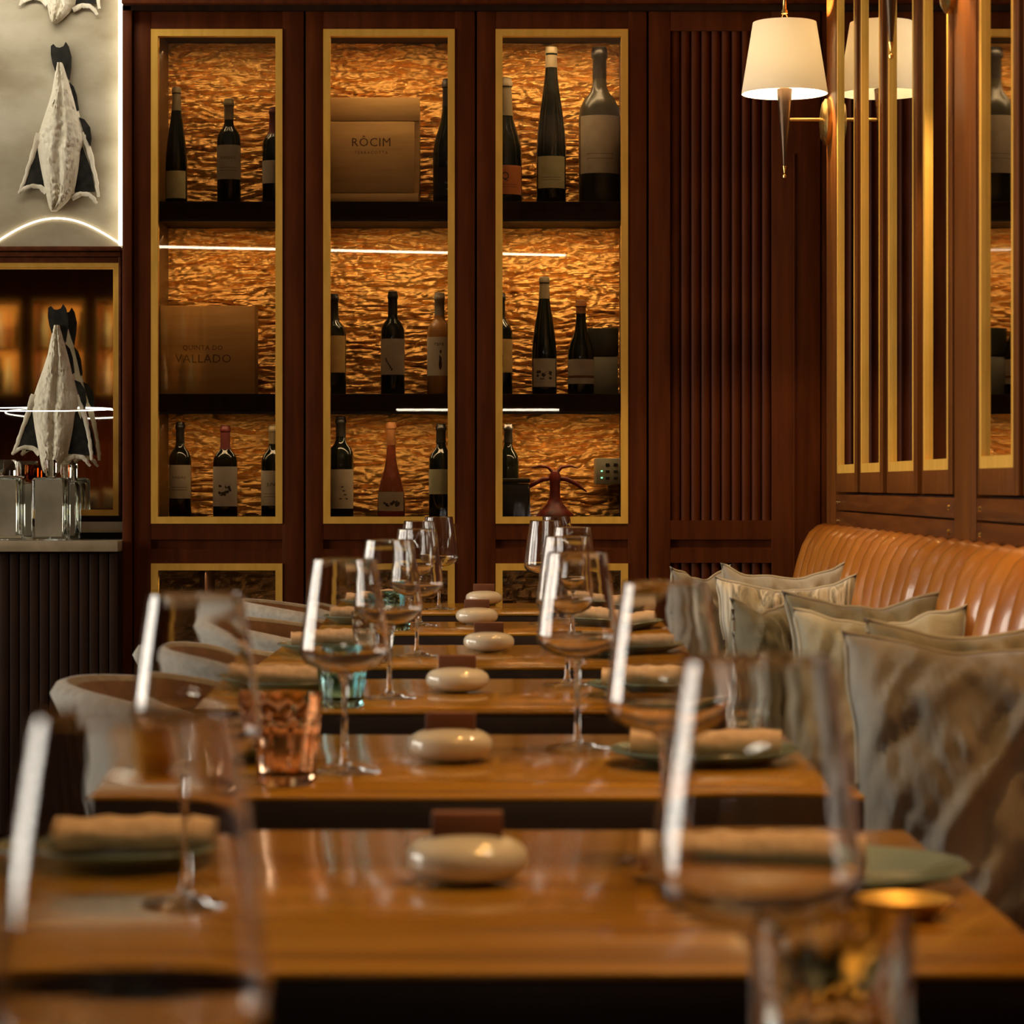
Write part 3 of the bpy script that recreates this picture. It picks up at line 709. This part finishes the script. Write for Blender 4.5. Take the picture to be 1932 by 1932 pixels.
for (y0, y1), lb in zip(leaves, LL):
    t = thing('mirror_panel', lb, 'mirror', (XF, (y0 + y1) / 2, zb_), group='tall mirror panels on the side wall')
    a, b = (y0 - y1) / 2, (y1 - y0) / 2; H = 2.86 - zb_
    f = G().bbox(0, .09, a, a + .05, 0, H, .002).bbox(0, .09, b - .012, b, 0, H, .002).bbox(.001, .09, a + .05, b - .012, 0, .048, .001).bbox(.001, .09, a + .05, b - .012, H - .05, H, .001)
    obj('frame', f, M['mahogany_wall'], t)
    obj('gold_trim', G().frame_x(a + .05, b - .012, .048, H - .05, .022, .001, .0095), M['gold'], t, smooth=20)
    obj('mirror_glass', G().box(.0095, .014, a + .052, b - .014, .05, H - .052), M['mirror'], t)
# dado boards under the mirrors
for k, (y0, y1) in enumerate(((5.33, 7.21), (3.81, 5.08))):
    s = struct('trim_%d' % (9 + k), G().box(.90, .962, y0, y1, .3, zb_ - .004), M['dark'])
    for (z0, z1) in ((1.005, 1.046), (.955, 1.002), (.905, .952)):
        obj('board', G().bbox(.876, .90, y0 + .002, y1 - .002, z0, z1, .004), M['mahogany_wall_h'], s)
    for z in (1.026, .978):
        obj('stud', G().lathe([(0, .870), (.004, .871), (.006, .8755)], 10, (0, y1 - .05, z), axis='x'), M['brass'], s)
        if k == 0: obj('stud', G().lathe([(0, .870), (.004, .871), (.006, .8755)], 10, (0, y0 + .05, z), axis='x'), M['brass'], s)

# ------------------------------------------------------------------ wall lamps
def sconce(label, Y, z):
    t = thing('wall_lamp', label, 'lamp', (XF, Y, z), group='cream shaded wall lamps')
    obj('backplate', G().lathe([(0, 0), (.062, 0), (.062, -.012), (.050, -.020), (.020, -.025), (0, -.026)], 32, axis='x'), M['brass'], t)
    obj('arm', G().lathe([(0, -.024), (.0055, -.024), (.0055, -.112), (0, -.112)], 14, (0, 0, .006), axis='x'), M['brass'], t)
    X = -.12
    obj('stem', G().lathe([(0, -.118), (.004, -.118), (.0205, .085), (.0205, .088), (0, .088)], 20, (X, 0, 0)), M['bronze'], t)
    obj('tip', G().lathe([(0, -.150), (.0045, -.148), (.005, -.142), (.002, -.138), (.0018, -.134), (.0055, -.117), (0, -.117)], 16, (X, 0, 0)), M['brass'], t)
    obj('socket', G().lathe([(0, .0885), (.013, .0885), (.013, .115), (0, .115)], 16, (X, 0, 0)), M['brass'], t)
    b = obj('bulb', G().lathe([(0, .1155), (.010, .117), (.014, .130), (.022, .150), (.022, .165), (.014, .180), (0, .186)], 18, (X, 0, 0)), M['bulb'], t)
    obj('shade', G().lathe([(.115, .075), (.0845, .265), (.0830, .265), (.1135, .075), (.115, .075)], 48, (X, 0, 0)), M['shade'], t)
    hp = G()
    for s in (-1, 1): hp.tube([(X + s * .012, 0, .115), (X + s * .03, 0, .16), (X + s * .028, 0, .22), (X + s * .006, 0, .285), (X, 0, .292)], .0018, 8)
    for q in range(3):
        a = 2 * math.pi * q / 3; hp.tube([(X, 0, .262), (X + .083 * math.cos(a), .083 * math.sin(a), .262)], .0015, 6)
    obj('harp', hp, M['brass'], t)
    obj('finial', G().lathe([(0, .288), (.009, .289), (.0085, .298), (.006, .300), (.0045, .325), (.007, .330), (.002, .345), (0, .346)], 14, (X, 0, 0)), M['brass'], t)
    light('lamp_bulb', 'POINT', (XF + X, Y, z + .205), 58, (1, .72, .40), shadow_soft_size=.02)
    return t
sconce('cream shaded wall lamp hanging in the corner beside the mirrors', 7.345, 2.037)
sconce('wall lamp on the pier, only its pointed stem and plate in the picture', 5.34, 2.045)
sconce('wall lamp on the second pier towards the camera, out of the picture', 3.70, 2.045)
sconce('wall lamp on the third pier towards the camera, out of the picture', 2.0, 2.045)

# ------------------------------------------------------------------ leather banquettes
def banquette(label, y0, y1):
    t = thing('banquette', label, 'banquette', (.87, (y0 + y1) / 2, 0), group='tan leather banquettes')
    prof = [(-.155, .45), (-.135, .55), (-.112, .65), (-.096, .74), (-.084, .81), (-.074, .86), (-.062, .905), (-.045, .940), (-.026, .958), (-.008, .965), (0.004, .960)]
    L = y1 - y0; pitch = .138; nch = max(1, round(L / pitch)); ny = nch * 16
    vs = []
    for j in range(ny + 1):
        y = -L / 2 + L * j / ny; ph = (j % 16) / 16
        bul = .034 * (math.sin(math.pi * ph) ** .8 - .55)
        e = min(j, ny - j) / ny * L
        rnd = .04 * max(0, 1 - e / .05) ** 2
        for i, (x, z) in enumerate(prof):
            k = i / (len(prof) - 1)
            a = (.35 + .65 * min(1, (1 - k) * 2.2)) if k < .95 else .2
            wob = .003 * noise.noise(Vector((y * 9, z * 14, 2)))
            vs.append((x - (bul * a + wob - rnd) * math.cos(k * 1.4), y, z + (bul * a - rnd) * math.sin(k * 1.4) * .6))
    m_ = len(prof)
    for j in (0, ny):                                    # closed back
        pass
    fs = [(j * m_ + i, j * m_ + i + 1, (j + 1) * m_ + i + 1, (j + 1) * m_ + i) for j in range(ny) for i in range(m_ - 1)]
    o = len(vs)
    for j in range(ny + 1): vs.append((.004, -L / 2 + L * j / ny, .45))
    for j in range(ny):
        fs.append((j * m_ + m_ - 1, (j + 1) * m_ + m_ - 1, o + j + 1, o + j)); fs.append((j * m_, (j + 1) * m_, o + j + 1, o + j))
    fs.append(tuple(range(m_)) + (o,)); fs.append(tuple(ny * m_ + i for i in range(m_)) + (o + ny,))
    obj('channelled_backrest', G().add(vs, fs), M['leather'], t, smooth=75)
    obj('seat_cushion', G().bbox(-.50, -.15, -L / 2 + .004, L / 2 - .004, .30, .452, .035, 4), M['leather_shaded'], t)
    obj('plinth', G().box(-.46, 0, -L / 2, L / 2, 0, .298), M['dark'], t)
    return t
banquette('tan leather banquette with channelled back at the cabinet end', 5.31, 7.38)
banquette('tan leather banquette with channelled back at the camera end', 2.9, 5.30)

# cushions
def pillow(label, xc, yc, w, h, yaw, lean, m, seed, zb=.452, tk=.075):
    N = 44; vs = []; fs = []
    for side in (1, -1):
        for j in range(N + 1):
            v = -1 + 2 * j / N
            for i in range(N + 1):
                u = -1 + 2 * i / N
                pin = 1 - .10 * (1 - abs(u) ** 2) * abs(v) ** 3
                pin2 = 1 - .10 * (1 - abs(v) ** 2) * abs(u) ** 3
                x = u * w / 2 * pin2 + .010 * noise.noise(Vector((u * 2, v * 2.5, seed + 20))); z = v * h / 2 * pin + .012 * noise.noise(Vector((u * 2.5, v * 2, seed + 30)))
                th = tk * ((1 - abs(u) ** 2.6) * (1 - abs(v) ** 2.6)) ** .55
                edge = (1 - u * u) * (1 - v * v)
                wr = .020 * noise.noise(Vector((u * 2.6 + seed, v * 1.6 + u * 1.2, side))) + .022 * noise.noise(Vector(((u - v * .7) * 6.0 + seed, (u + v) * 1.2, side * 2))) + .010 * noise.noise(Vector((u * 13 + seed, v * 6, side * 3)))
                sag = -.012 * math.cos(u * 1.57) * (v > 0) * v
                vs.append((x, side * (th + wr * min(1, edge * 2.5)), z + sag))
    n1 = N + 1
    for s in range(2):
        o = s * n1 * n1
        for j in range(N):
            for i in range(N):
                f = (o + j * n1 + i, o + j * n1 + i + 1, o + (j + 1) * n1 + i + 1, o + (j + 1) * n1 + i)
                fs.append(f if s == 0 else f[::-1])
    g = G().add(vs, fs)
    me = g.mesh('cushion', M[m], 0)
    bm = bmesh.new(); bm.from_mesh(me); bmesh.ops.remove_doubles(bm, verts=bm.verts, dist=.0004); bmesh.ops.recalc_face_normals(bm, faces=bm.faces); bm.to_mesh(me); bm.free()
    me.polygons.foreach_set('use_smooth', [True] * len(me.polygons))
    t = thing('cushion', label, 'cushion', (xc, yc, zb + h / 2 * math.cos(lean)), group='velvet cushions on the banquette')
    t.rotation_euler = (lean, 0, yaw)
    obj('cover', me, None, t)
    # piping round the edge
    pts = []
    for i in range(80):
        q = i / 80 * 4; e = int(q); k = -1 + 2 * (q - e)
        u, v = [(k, -1), (1, k), (-k, 1), (-1, -k)][e]
        pin = 1 - .10 * (1 - abs(u) ** 2) * abs(v) ** 3; pin2 = 1 - .10 * (1 - abs(v) ** 2) * abs(u) ** 3
        pts.append((u * w / 2 * pin2 + .010 * noise.noise(Vector((u * 2, v * 2.5, seed + 20))), 0, v * h / 2 * pin + .012 * noise.noise(Vector((u * 2.5, v * 2, seed + 30))) - .012 * math.cos(u * 1.57) * (v > 0) * v))
    obj('piping', G().tube(pts, .0042, 8, closed=True), M['welt'], t)
    return t
pillow('striped velvet cushion at the far end of the leather banquette', .635, 6.10, .31, .42, R(-4), R(-10), 'velvet_stripe', 1.0)
pillow('grey cushion tucked behind the striped velvet one', .665, 6.38, .30, .44, R(8), R(-10), 'velvet_grey', 4.0)
pillow('grey cushion leaning furthest down the banquette', .50, 6.75, .18, .42, R(35), R(-6), 'velvet_grey', 7.0)
pillow('sage velvet cushion in the middle of the banquette', .64, 4.62, .29, .42, R(-3), R(-10), 'velvet_sage', 2.0)
pillow('olive cushion leaning behind the sage velvet one', .66, 4.93, .29, .435, R(10), R(-10), 'velvet_dark', 5.0)
pillow('dark cushion on the edge of the seat beside the sage one', .49, 5.02, .14, .42, R(28), R(-6), 'velvet_dark', 9.0)
pillow('large crumpled grey velvet cushion nearest to the camera', .655, 3.72, .38, .43, R(-3), R(-12), 'velvet_grey', 3.0, tk=.095)
pillow('olive cushion behind the large crumpled grey one', .69, 4.03, .31, .43, R(10), R(-10), 'velvet_dark', 6.0)

# ------------------------------------------------------------------ tables
TZ = .75
tables = [(.86, 1.55), (1.809, 2.556), (2.835, 3.533), (3.897, 4.546), (4.844, 5.51), (5.943, 6.45), (6.848, 7.46)]
TL = ['dark edged walnut table closest to the camera, below the picture edge', 'walnut table with its whole dark front edge at the bottom of the picture', 'walnut table carrying the amber tumbler',
      'walnut table carrying the pale blue tumbler', 'walnut table fourth behind the bottom edge one, with a white rolled napkin', 'narrow walnut table fifth in the row', 'walnut table at the far end of the row, in front of the cabinets']
TL[4] = 'walnut table between the pale blue tumbler table and the narrow one'
TL[5] = 'walnut table second from the cabinets'
for (y0, y1), lb in zip(tables, TL):
    cx = -.03; t = thing('dining_table', lb, 'table', (cx, (y0 + y1) / 2, 0), group='walnut tables in a row')
    W, L = .405, (y1 - y0) / 2
    obj('tabletop', G().bbox(-W, W, -L, L, TZ - .006, TZ, .0025), M['walnut'], t)
    obj('edge_band', G().bbox(-W + .0005, W - .0005, -L + .0005, L - .0005, TZ - .075, TZ - .0065, .002), M['edge_shade'], t)
    obj('pedestal', G().bbox(-.04, .04, -.04, .04, .02, TZ - .075, .004), M['black'], t)
    obj('base_plate', G().bbox(-.22, .22, -.18, .18, 0, .02, .004), M['black'], t)

# pebbles with a small brown block
pb = [(2.219, -.027), (3.188, -.058), (4.256, -.067), (5.28, -.023), (6.33, -.055), (7.33, -.045)]
PL = ['the bottom edge table', 'the amber tumbler table', 'the pale blue tumbler table', 'the third table from the cabinets', 'the second table from the cabinets', 'the table next to the cabinets']
prof = [(0, .0)]
for i in range(1, 24):
    a = -math.pi / 2 + math.pi * i / 24
    prof.append((.049 * abs(math.cos(a)) ** .78, .020 + .020 * (abs(math.sin(a)) ** .85) * (1 if a > 0 else -1)))
prof += [(0, .0400)]
peb = None
for (y, x), pl in zip(pb, PL):
    lb = 'glossy white ceramic pebble with brown block on ' + pl
    if peb is None:
        peb = thing('pebble_holder', lb, 'holder', (x, y, TZ), group='white ceramic pebbles along the tables')
        obj('pebble', G().lathe(prof, 36), M['ceramic'], peb)
        obj('block', G().bbox(-.0285, .0285, -.012, .012, .0365, .057, .0015), M['block'], peb, label='small brown block')
    else: dup(peb, (x, y, TZ), random.uniform(-.05, .05), lb)

# wine glasses
BOWL = [(0, .109), (.010, .110), (.026, .1135), (.041, .120), (.0478, .127), (.0497, .133), (.0492, .140), (.0465, .163), (.0444, .180), (.0420, .197), (.0390, .217), (.0358, .2365), (.0355, .2380),
        (.0352, .2384), (.0348, .2380), (.0350, .2365), (.0382, .217), (.0412, .197), (.0436, .180), (.0456, .163), (.0483, .140), (.0487, .134), (.0466, .1285), (.040, .1220), (.025, .1158), (.010, .1125), (0, .1118)]
STEM = [(0, .0075), (.0065, .009), (.0042, .016), (.0034, .035), (.0033, .085), (.0042, .100), (.0075, .1065), (.010, .1092), (0, .1088)]
FOOT = [(0, .0002), (.037, .0002), (.0395, .0008), (.0400, .0016), (.0385, .0026), (.020, .0052), (.009, .0080), (0, .0085)]
gl = None
def wine_glass(x, y, label):
    global gl
    if gl is None:
        gl = thing('wine_glass', label, 'glass', (x, y, TZ), group='clear wine glasses on the tables')
        obj('bowl', G().lathe(BOWL, 56), M['crystal'], gl, smooth=60); obj('stem', G().lathe(STEM, 20), M['crystal'], gl, smooth=60); obj('foot', G().lathe(FOOT, 48), M['crystal'], gl, smooth=60)
        return gl
    return dup(gl, (x, y, TZ), random.uniform(0, 3), label)
LG = [(-.132, .985), (-.23, 2.08), (-.174, 3.07), (-.167, 4.13), (-.157, 5.15), (-.185, 6.27), (-.159, 7.08)]
RG = [(.121, 1.30), (.138, 2.33), (.093, 3.35), (.106, 4.40), (.140, 5.40), (.103, 6.36), (.145, 7.20)]
where = ['blurred in the bottom corner closest to the camera', 'on the bottom edge table', 'on the amber tumbler table', 'on the pale blue tumbler table', 'on the third table from the cabinets', 'on the second table from the cabinets', 'on the table next to the cabinets']
for (x, y), w_ in zip(LG, where): wine_glass(x, y, 'wine glass on the chair side, ' + w_)
for (x, y), w_ in zip(RG, where): wine_glass(x, y, 'wine glass on the banquette side, ' + w_)

# tumblers
def tumbler(x, y, label, m, r0=.031, r1=.0375, h=.094, facets=10):
    t = thing('tumbler', label, 'glass', (x, y, TZ))
    g = G()
    outer = [(r0 * .9, 0), (r0, .004), (r0 + (r1 - r0) * .5, h * .5), (r1 * .985, h * .80)]
    n = facets * 4
    def ring(r, z, fac):
        out = []
        for k in range(n):
            a = 2 * math.pi * k / n; q = (k % 4) / 4 - .5
            rr_ = r * (1 - fac * .055 * (1 - (2 * abs(q)) ** 2)) if fac else r
            out.append((rr_ * math.cos(a), rr_ * math.sin(a), z))
        return out
    rings = [ring(.0005, 0, 0), ring(r0 * .9, 0, 1), ring(r0, .004, 1), ring((r0 + r1) / 2, h * .5, 1), ring(r1 * .98, h * .78, 1), ring(r1, h * .84, 0), ring(r1, h, 0),
             ring(r1 - .0022, h, 0), ring(r1 - .003, h * .8, 0), ring((r0 + r1) / 2 - .004, h * .5, 0), ring(r0 - .004, .016, 0), ring(r0 * .7, .012, 0), ring(.0005, .0115, 0)]
    vs = [p for rg in rings for p in rg]
    fs = [(i * n + k, i * n + (k + 1) % n, (i + 1) * n + (k + 1) % n, (i + 1) * n + k) for i in range(len(rings) - 1) for k in range(n)]
    fs += [tuple(range(n))[::-1], tuple((len(rings) - 1) * n + k for k in range(n))]
    obj('glass_body', g.add(vs, fs), M[m], t, smooth=35)
    return t
tumbler(-.229, 2.945, 'amber pink faceted tumbler beside the wine glass', 'amber', h=.098)
tumbler(-.229, 3.97, 'pale blue faceted tumbler behind the amber one', 'teal', h=.080)
tumbler(-.229, 5.00, 'clear tumbler on the chair side of the third table from the cabinets', 'clear', h=.085)
tumbler(-.232, 6.08, 'small teal tumbler on the second table from the cabinets', 'teal', h=.080)
tumbler(.30, 3.42, 'clear tumbler on the banquette side of the amber tumbler table', 'clear', h=.090)
tumbler(.142, 1.18, 'tall clear tumbler blurred at the bottom edge of the picture', 'clear', r0=.032, r1=.0345, h=.135, facets=12)

# plates and rolled napkins
PLP = [(0, .004), (.060, .004), (.066, 0), (.070, 0), (.085, .006), (.114, .016), (.116, .0175), (.115, .019), (.085, .010), (.066, .0055), (0, .0055)]
pl0 = None; nk0 = None
def plate(x, y, label, sc=1.0):
    global pl0
    if pl0 is None:
        pl0 = thing('dinner_plate', label, 'plate', (x, y, TZ), group='teal plates on the tables')
        obj('plate_body', G().lathe(PLP, 48), M['plate'], pl0, smooth=60); r = pl0
    else: r = dup(pl0, (x, y, TZ), None, label)
    r.scale = (sc, sc, 1); return r
def napkin(x, y, label, rz=0):
    global nk0
    if nk0 is None:
        nk0 = thing('rolled_napkin', label, 'napkin', (x, y, TZ + .006), rz, group='rolled linen napkins on the plates')
        g = G(); L = .18; n = 28; m_ = 20; vs = []
        for j in range(m_ + 1):
            q = -1 + 2 * j / m_
            for k in range(n):
                a = 2 * math.pi * k / n
                r = .0170 * (1 + .04 * math.sin(3 * a + q) + .12 * noise.noise(Vector((q * 2, math.cos(a) * 1.5, math.sin(a) * 1.5)))) * (1 + .10 * abs(q) ** 3)
                vs.append((q * L / 2, r * 1.35 * math.cos(a), .0160 + max(-.0152, r * .9 * math.sin(a))))
        fs = [(j * n + k, j * n + (k + 1) % n, (j + 1) * n + (k + 1) % n, (j + 1) * n + k) for j in range(m_) for k in range(n)]
        fs += [tuple(range(n)), tuple(m_ * n + k for k in range(n))[::-1]]
        obj('roll', g.add(vs, fs), M['linen'], nk0, smooth=50)
        f = G(); pts = []
        for j in range(13):
            q = -1 + j / 6; pts += [(q * L / 2 * .98, -.0185 + .002 * math.sin(j), .020), (q * L / 2 * .98, -.002, .0325 + .0015 * math.sin(j * 2))]
        f.add(pts, [(2 * j, 2 * j + 1, 2 * j + 3, 2 * j + 2) for j in range(12)])
        obj('loose_fold', f, M['linen'], nk0); return nk0
    return dup(nk0, (x, y, TZ + .006), rz, label)
RP = [(.258, 2.20), (.240, 3.16), (.245, 4.20), (.245, 5.17), (.245, 6.18), (.245, 7.03)]
LP = [(-.320, 2.32), (-.322, 3.24), (-.322, 4.28), (-.322, 5.25), (-.322, 6.20), (-.322, 7.18)]
for k in range(6):
    plate(*RP[k], 'teal plate on the banquette side of ' + PL[k])
    plate(*LP[k], 'teal plate on the chair side of ' + PL[k], .90)
    dx = -.055 if k == 0 else 0
    napkin(RP[k][0] + dx, RP[k][1] + .025, 'rolled napkin on the banquette side plate of ' + PL[k], R(-4))
    napkin(LP[k][0] + .01, LP[k][1] + .03, 'rolled napkin on the chair side plate of ' + PL[k], R(5))
t = thing('brass_dish', 'small brass dish beside the teal plate near the picture edge', 'dish', (.296, 2.04, TZ))
DP = [(0, .002), (.018, .002), (.022, 0), (.026, .004), (.036, .014), (.0375, .0145), (.027, .0065), (.018, .004), (0, .004)]
obj('dish_body', G().lathe(DP, 36), M['brass_dish'], t, smooth=60)
t = dup(t, (-.375, 3.02, TZ), None, 'small brass dish at the chair side corner of the amber tumbler table')

# ------------------------------------------------------------------ tub chairs
ch0 = None
def chair(y, label, rz=0, x=-.34):
    global ch0
    if ch0 is not None: return dup(ch0, (x, y, 0), rz, label)
    t = ch0 = thing('tub_chair', label, 'chair', (x, y, 0), rz, group='grey tub chairs along the tables')
    A = R(118); n = 40
    def section(a):
        k = abs(a) / A
        top = .775 - .10 * k ** 2.2
        return top
    secs = []; lin = []
    for i in range(n + 1):
        a = -A + 2 * A * i / n; top = section(a); th = .048
        d = Vector((-math.cos(a), math.sin(a), 0))
        def pt(r, z): return (d.x * r, d.y * r * .92, z)
        ro, rb = .345, .275
        zs = [(.30, rb), (.40, rb + .012), (.52, rb + .030), (top - .075, ro - .022), (top - .045, ro - .010), (top - .02, ro + .002), (top - .004, ro - .008), (top, ro - .020), (top - .003, ro - .030), (top - .010, ro - .038)]
        secs.append([pt(r, z) for z, r in zs])
        lin.append([pt(ro - .037, top - .009), pt(ro - .048, top - .03), pt(ro - .055, top - .10), pt(rb - .015, .52), pt(rb - .02, .42), pt(rb - .02, .35)])
    def sweep(S):
        m_ = len(S[0]); g = G(); g.add([p for s in S for p in s], [(i * m_ + j, i * m_ + j + 1, (i + 1) * m_ + j + 1, (i + 1) * m_ + j) for i in range(len(S) - 1) for j in range(m_ - 1)]); return g
    sh = sweep(secs)
    for e in (0, n): sh.f.append(tuple(e * 10 + j for j in range(10)))
    obj('shell', sh, M['grey_fabric'], t, smooth=70)
    obj('lining', sweep(lin), M['brown_velvet'], t, smooth=70, label='brown inner lining')
    obj('seat', G().bbox(-.24, .25, -.235, .235, .33, .46, .04, 4), M['grey_fabric'], t)
    for sx in (-.19, .19):
        for sy in (-.18, .18): obj('leg', G().lathe([(0, 0), (.012, 0), (.02, .329), (0, .329)], 14, (sx, sy, 0)), M['dark'], t)
    return t
chair(4.22, 'grey tub chair nearest to the camera, beside the pale blue tumbler table')
chair(5.16, 'grey tub chair second from the camera, half hidden by the wine glass', R(3))
chair(6.18, 'grey tub chair third from the camera, seen through the wine glass', R(-2))
chair(7.16, 'grey tub chair in front of the first wine cabinet', R(6), -.36)

# ------------------------------------------------------------------ bar behind the camera, seen in the gilt mirror and the panes
BY = -1.6
t = thing('back_bar', 'dark wooden back bar with lit niches, reflected in the gilt mirror', 'bar', (-2.6, BY, 0))
niches = [(-3.50, -3.18), (-3.08, -2.76), (-2.66, -2.34), (-2.24, -1.92)]
b0, b1, n0, n1_ = -4.0, -1.4, 1.675, 2.285
f = G().box(b0 + 2.6, b1 + 2.6, -.35, 0, n1_, 2.88).box(b0 + 2.6, b1 + 2.6, -.35, 0, 1.02, n0)
xs = [b0] + [v for nn in niches for v in nn] + [b1]
for i in range(0, len(xs), 2): f.box(xs[i] + 2.6, xs[i + 1] + 2.6, -.35, 0, n0, n1_)
obj('bar_frame', f, M['mahogany'], t)
obj('bar_back', G().box(b0 + 2.6, b1 + 2.6, -.37, -.352, 0, 2.88), M['foil'], t)
obj('bar_counter', G().bbox(b0 + 2.6, b1 + 2.6, -.36, .25, .88, .915, .004), M['dark'], t)
for i in range(0, 40): obj('slat', G().bbox(-1.4 + i * .064, -1.36 + i * .064, .001, .02, .92, 1.36, .004, 1), M['mahogany_h'], t)
kk = 0
for a, b in niches:
    obj('niche_trim', G().frame_y(a + 2.6 - .015, b + 2.6 + .015, n0 - .015, n1_ + .015, .018, .0, .012), M['gold'], t)
    obj('niche_shelf', G().box(a + 2.6, b + 2.6, -.34, -.02, 1.965, 1.98), M['brass'], t)
    for z in (n1_, 1.965): light('bar_light', 'AREA', ((a + b) / 2, BY - .06, z - .012), 1.6, (1, .58, .2), (R(-25), 0, 0), shape='RECTANGLE', size=.26, size_y=.02)
    for row, zz in enumerate((n0, 1.98)):
        for i in range(5):
            kk += 1
            bt = tag(obj('bar_bottle', G().lathe([(0, 0), (.022, 0), (.023, .01), (.023, .14), (.010, .18), (.009, .24), (0, .24)], 12), M[['pale_wine', 'bottle', 'paper_white', 'paper_green', 'cap_orange'][(kk * 7 + row) % 5]],
                         loc=(a + .04 + i * .06, BY - .18, zz + .001)), 'spirit bottle in a lit back bar niche, reflected in the gilt mirror', 'bottle', 'spirit bottles in the back bar')
pillow('pale grey cushion on the bar counter, reflected in the lower corner of the gilt mirror', -2.71, BY + .12, .15, .11, R(6), R(-8), 'velvet_grey', 12, zb=.918, tk=.04)
pillow('olive grey cushion beside the pale one on the bar counter, seen in the gilt mirror', -2.52, BY + .12, .17, .13, R(-10), R(-8), 'velvet_sage', 13, zb=.918, tk=.04)
# linear lights whose reflections cross the cabinet panes
t = thing('linear_light', 'slim linear ceiling light whose reflection crosses the cabinet panes', 'light', (-.8, .2, 2.43), R(-14))
obj('diffuser', G().bbox(-1.22, 1.22, -.007, .007, -.006, .006, .002, 1), M['led_bar'], t)
obj('channel', G().box(-1.23, 1.23, -.012, .012, .0065, .03), M['black'], t)
for s in (-1, 1): obj('hanger', G().box(s * 1.0 - .003, s * 1.0 + .003, -.003, .003, .03, .47), M['black'], t)
t = thing('shelf_light', 'linear light under the far bar shelf whose reflection crosses the panes', 'light', (-.15, BY - .2, 1.56))
obj('diffuser', G().bbox(-.53, .53, .04, .052, -.006, .006, .002, 1), M['led_bar'], t)
obj('ledge', G().bbox(-.58, .58, -.195, .036, -.02, .02, .003, 1), M['dark'], t)
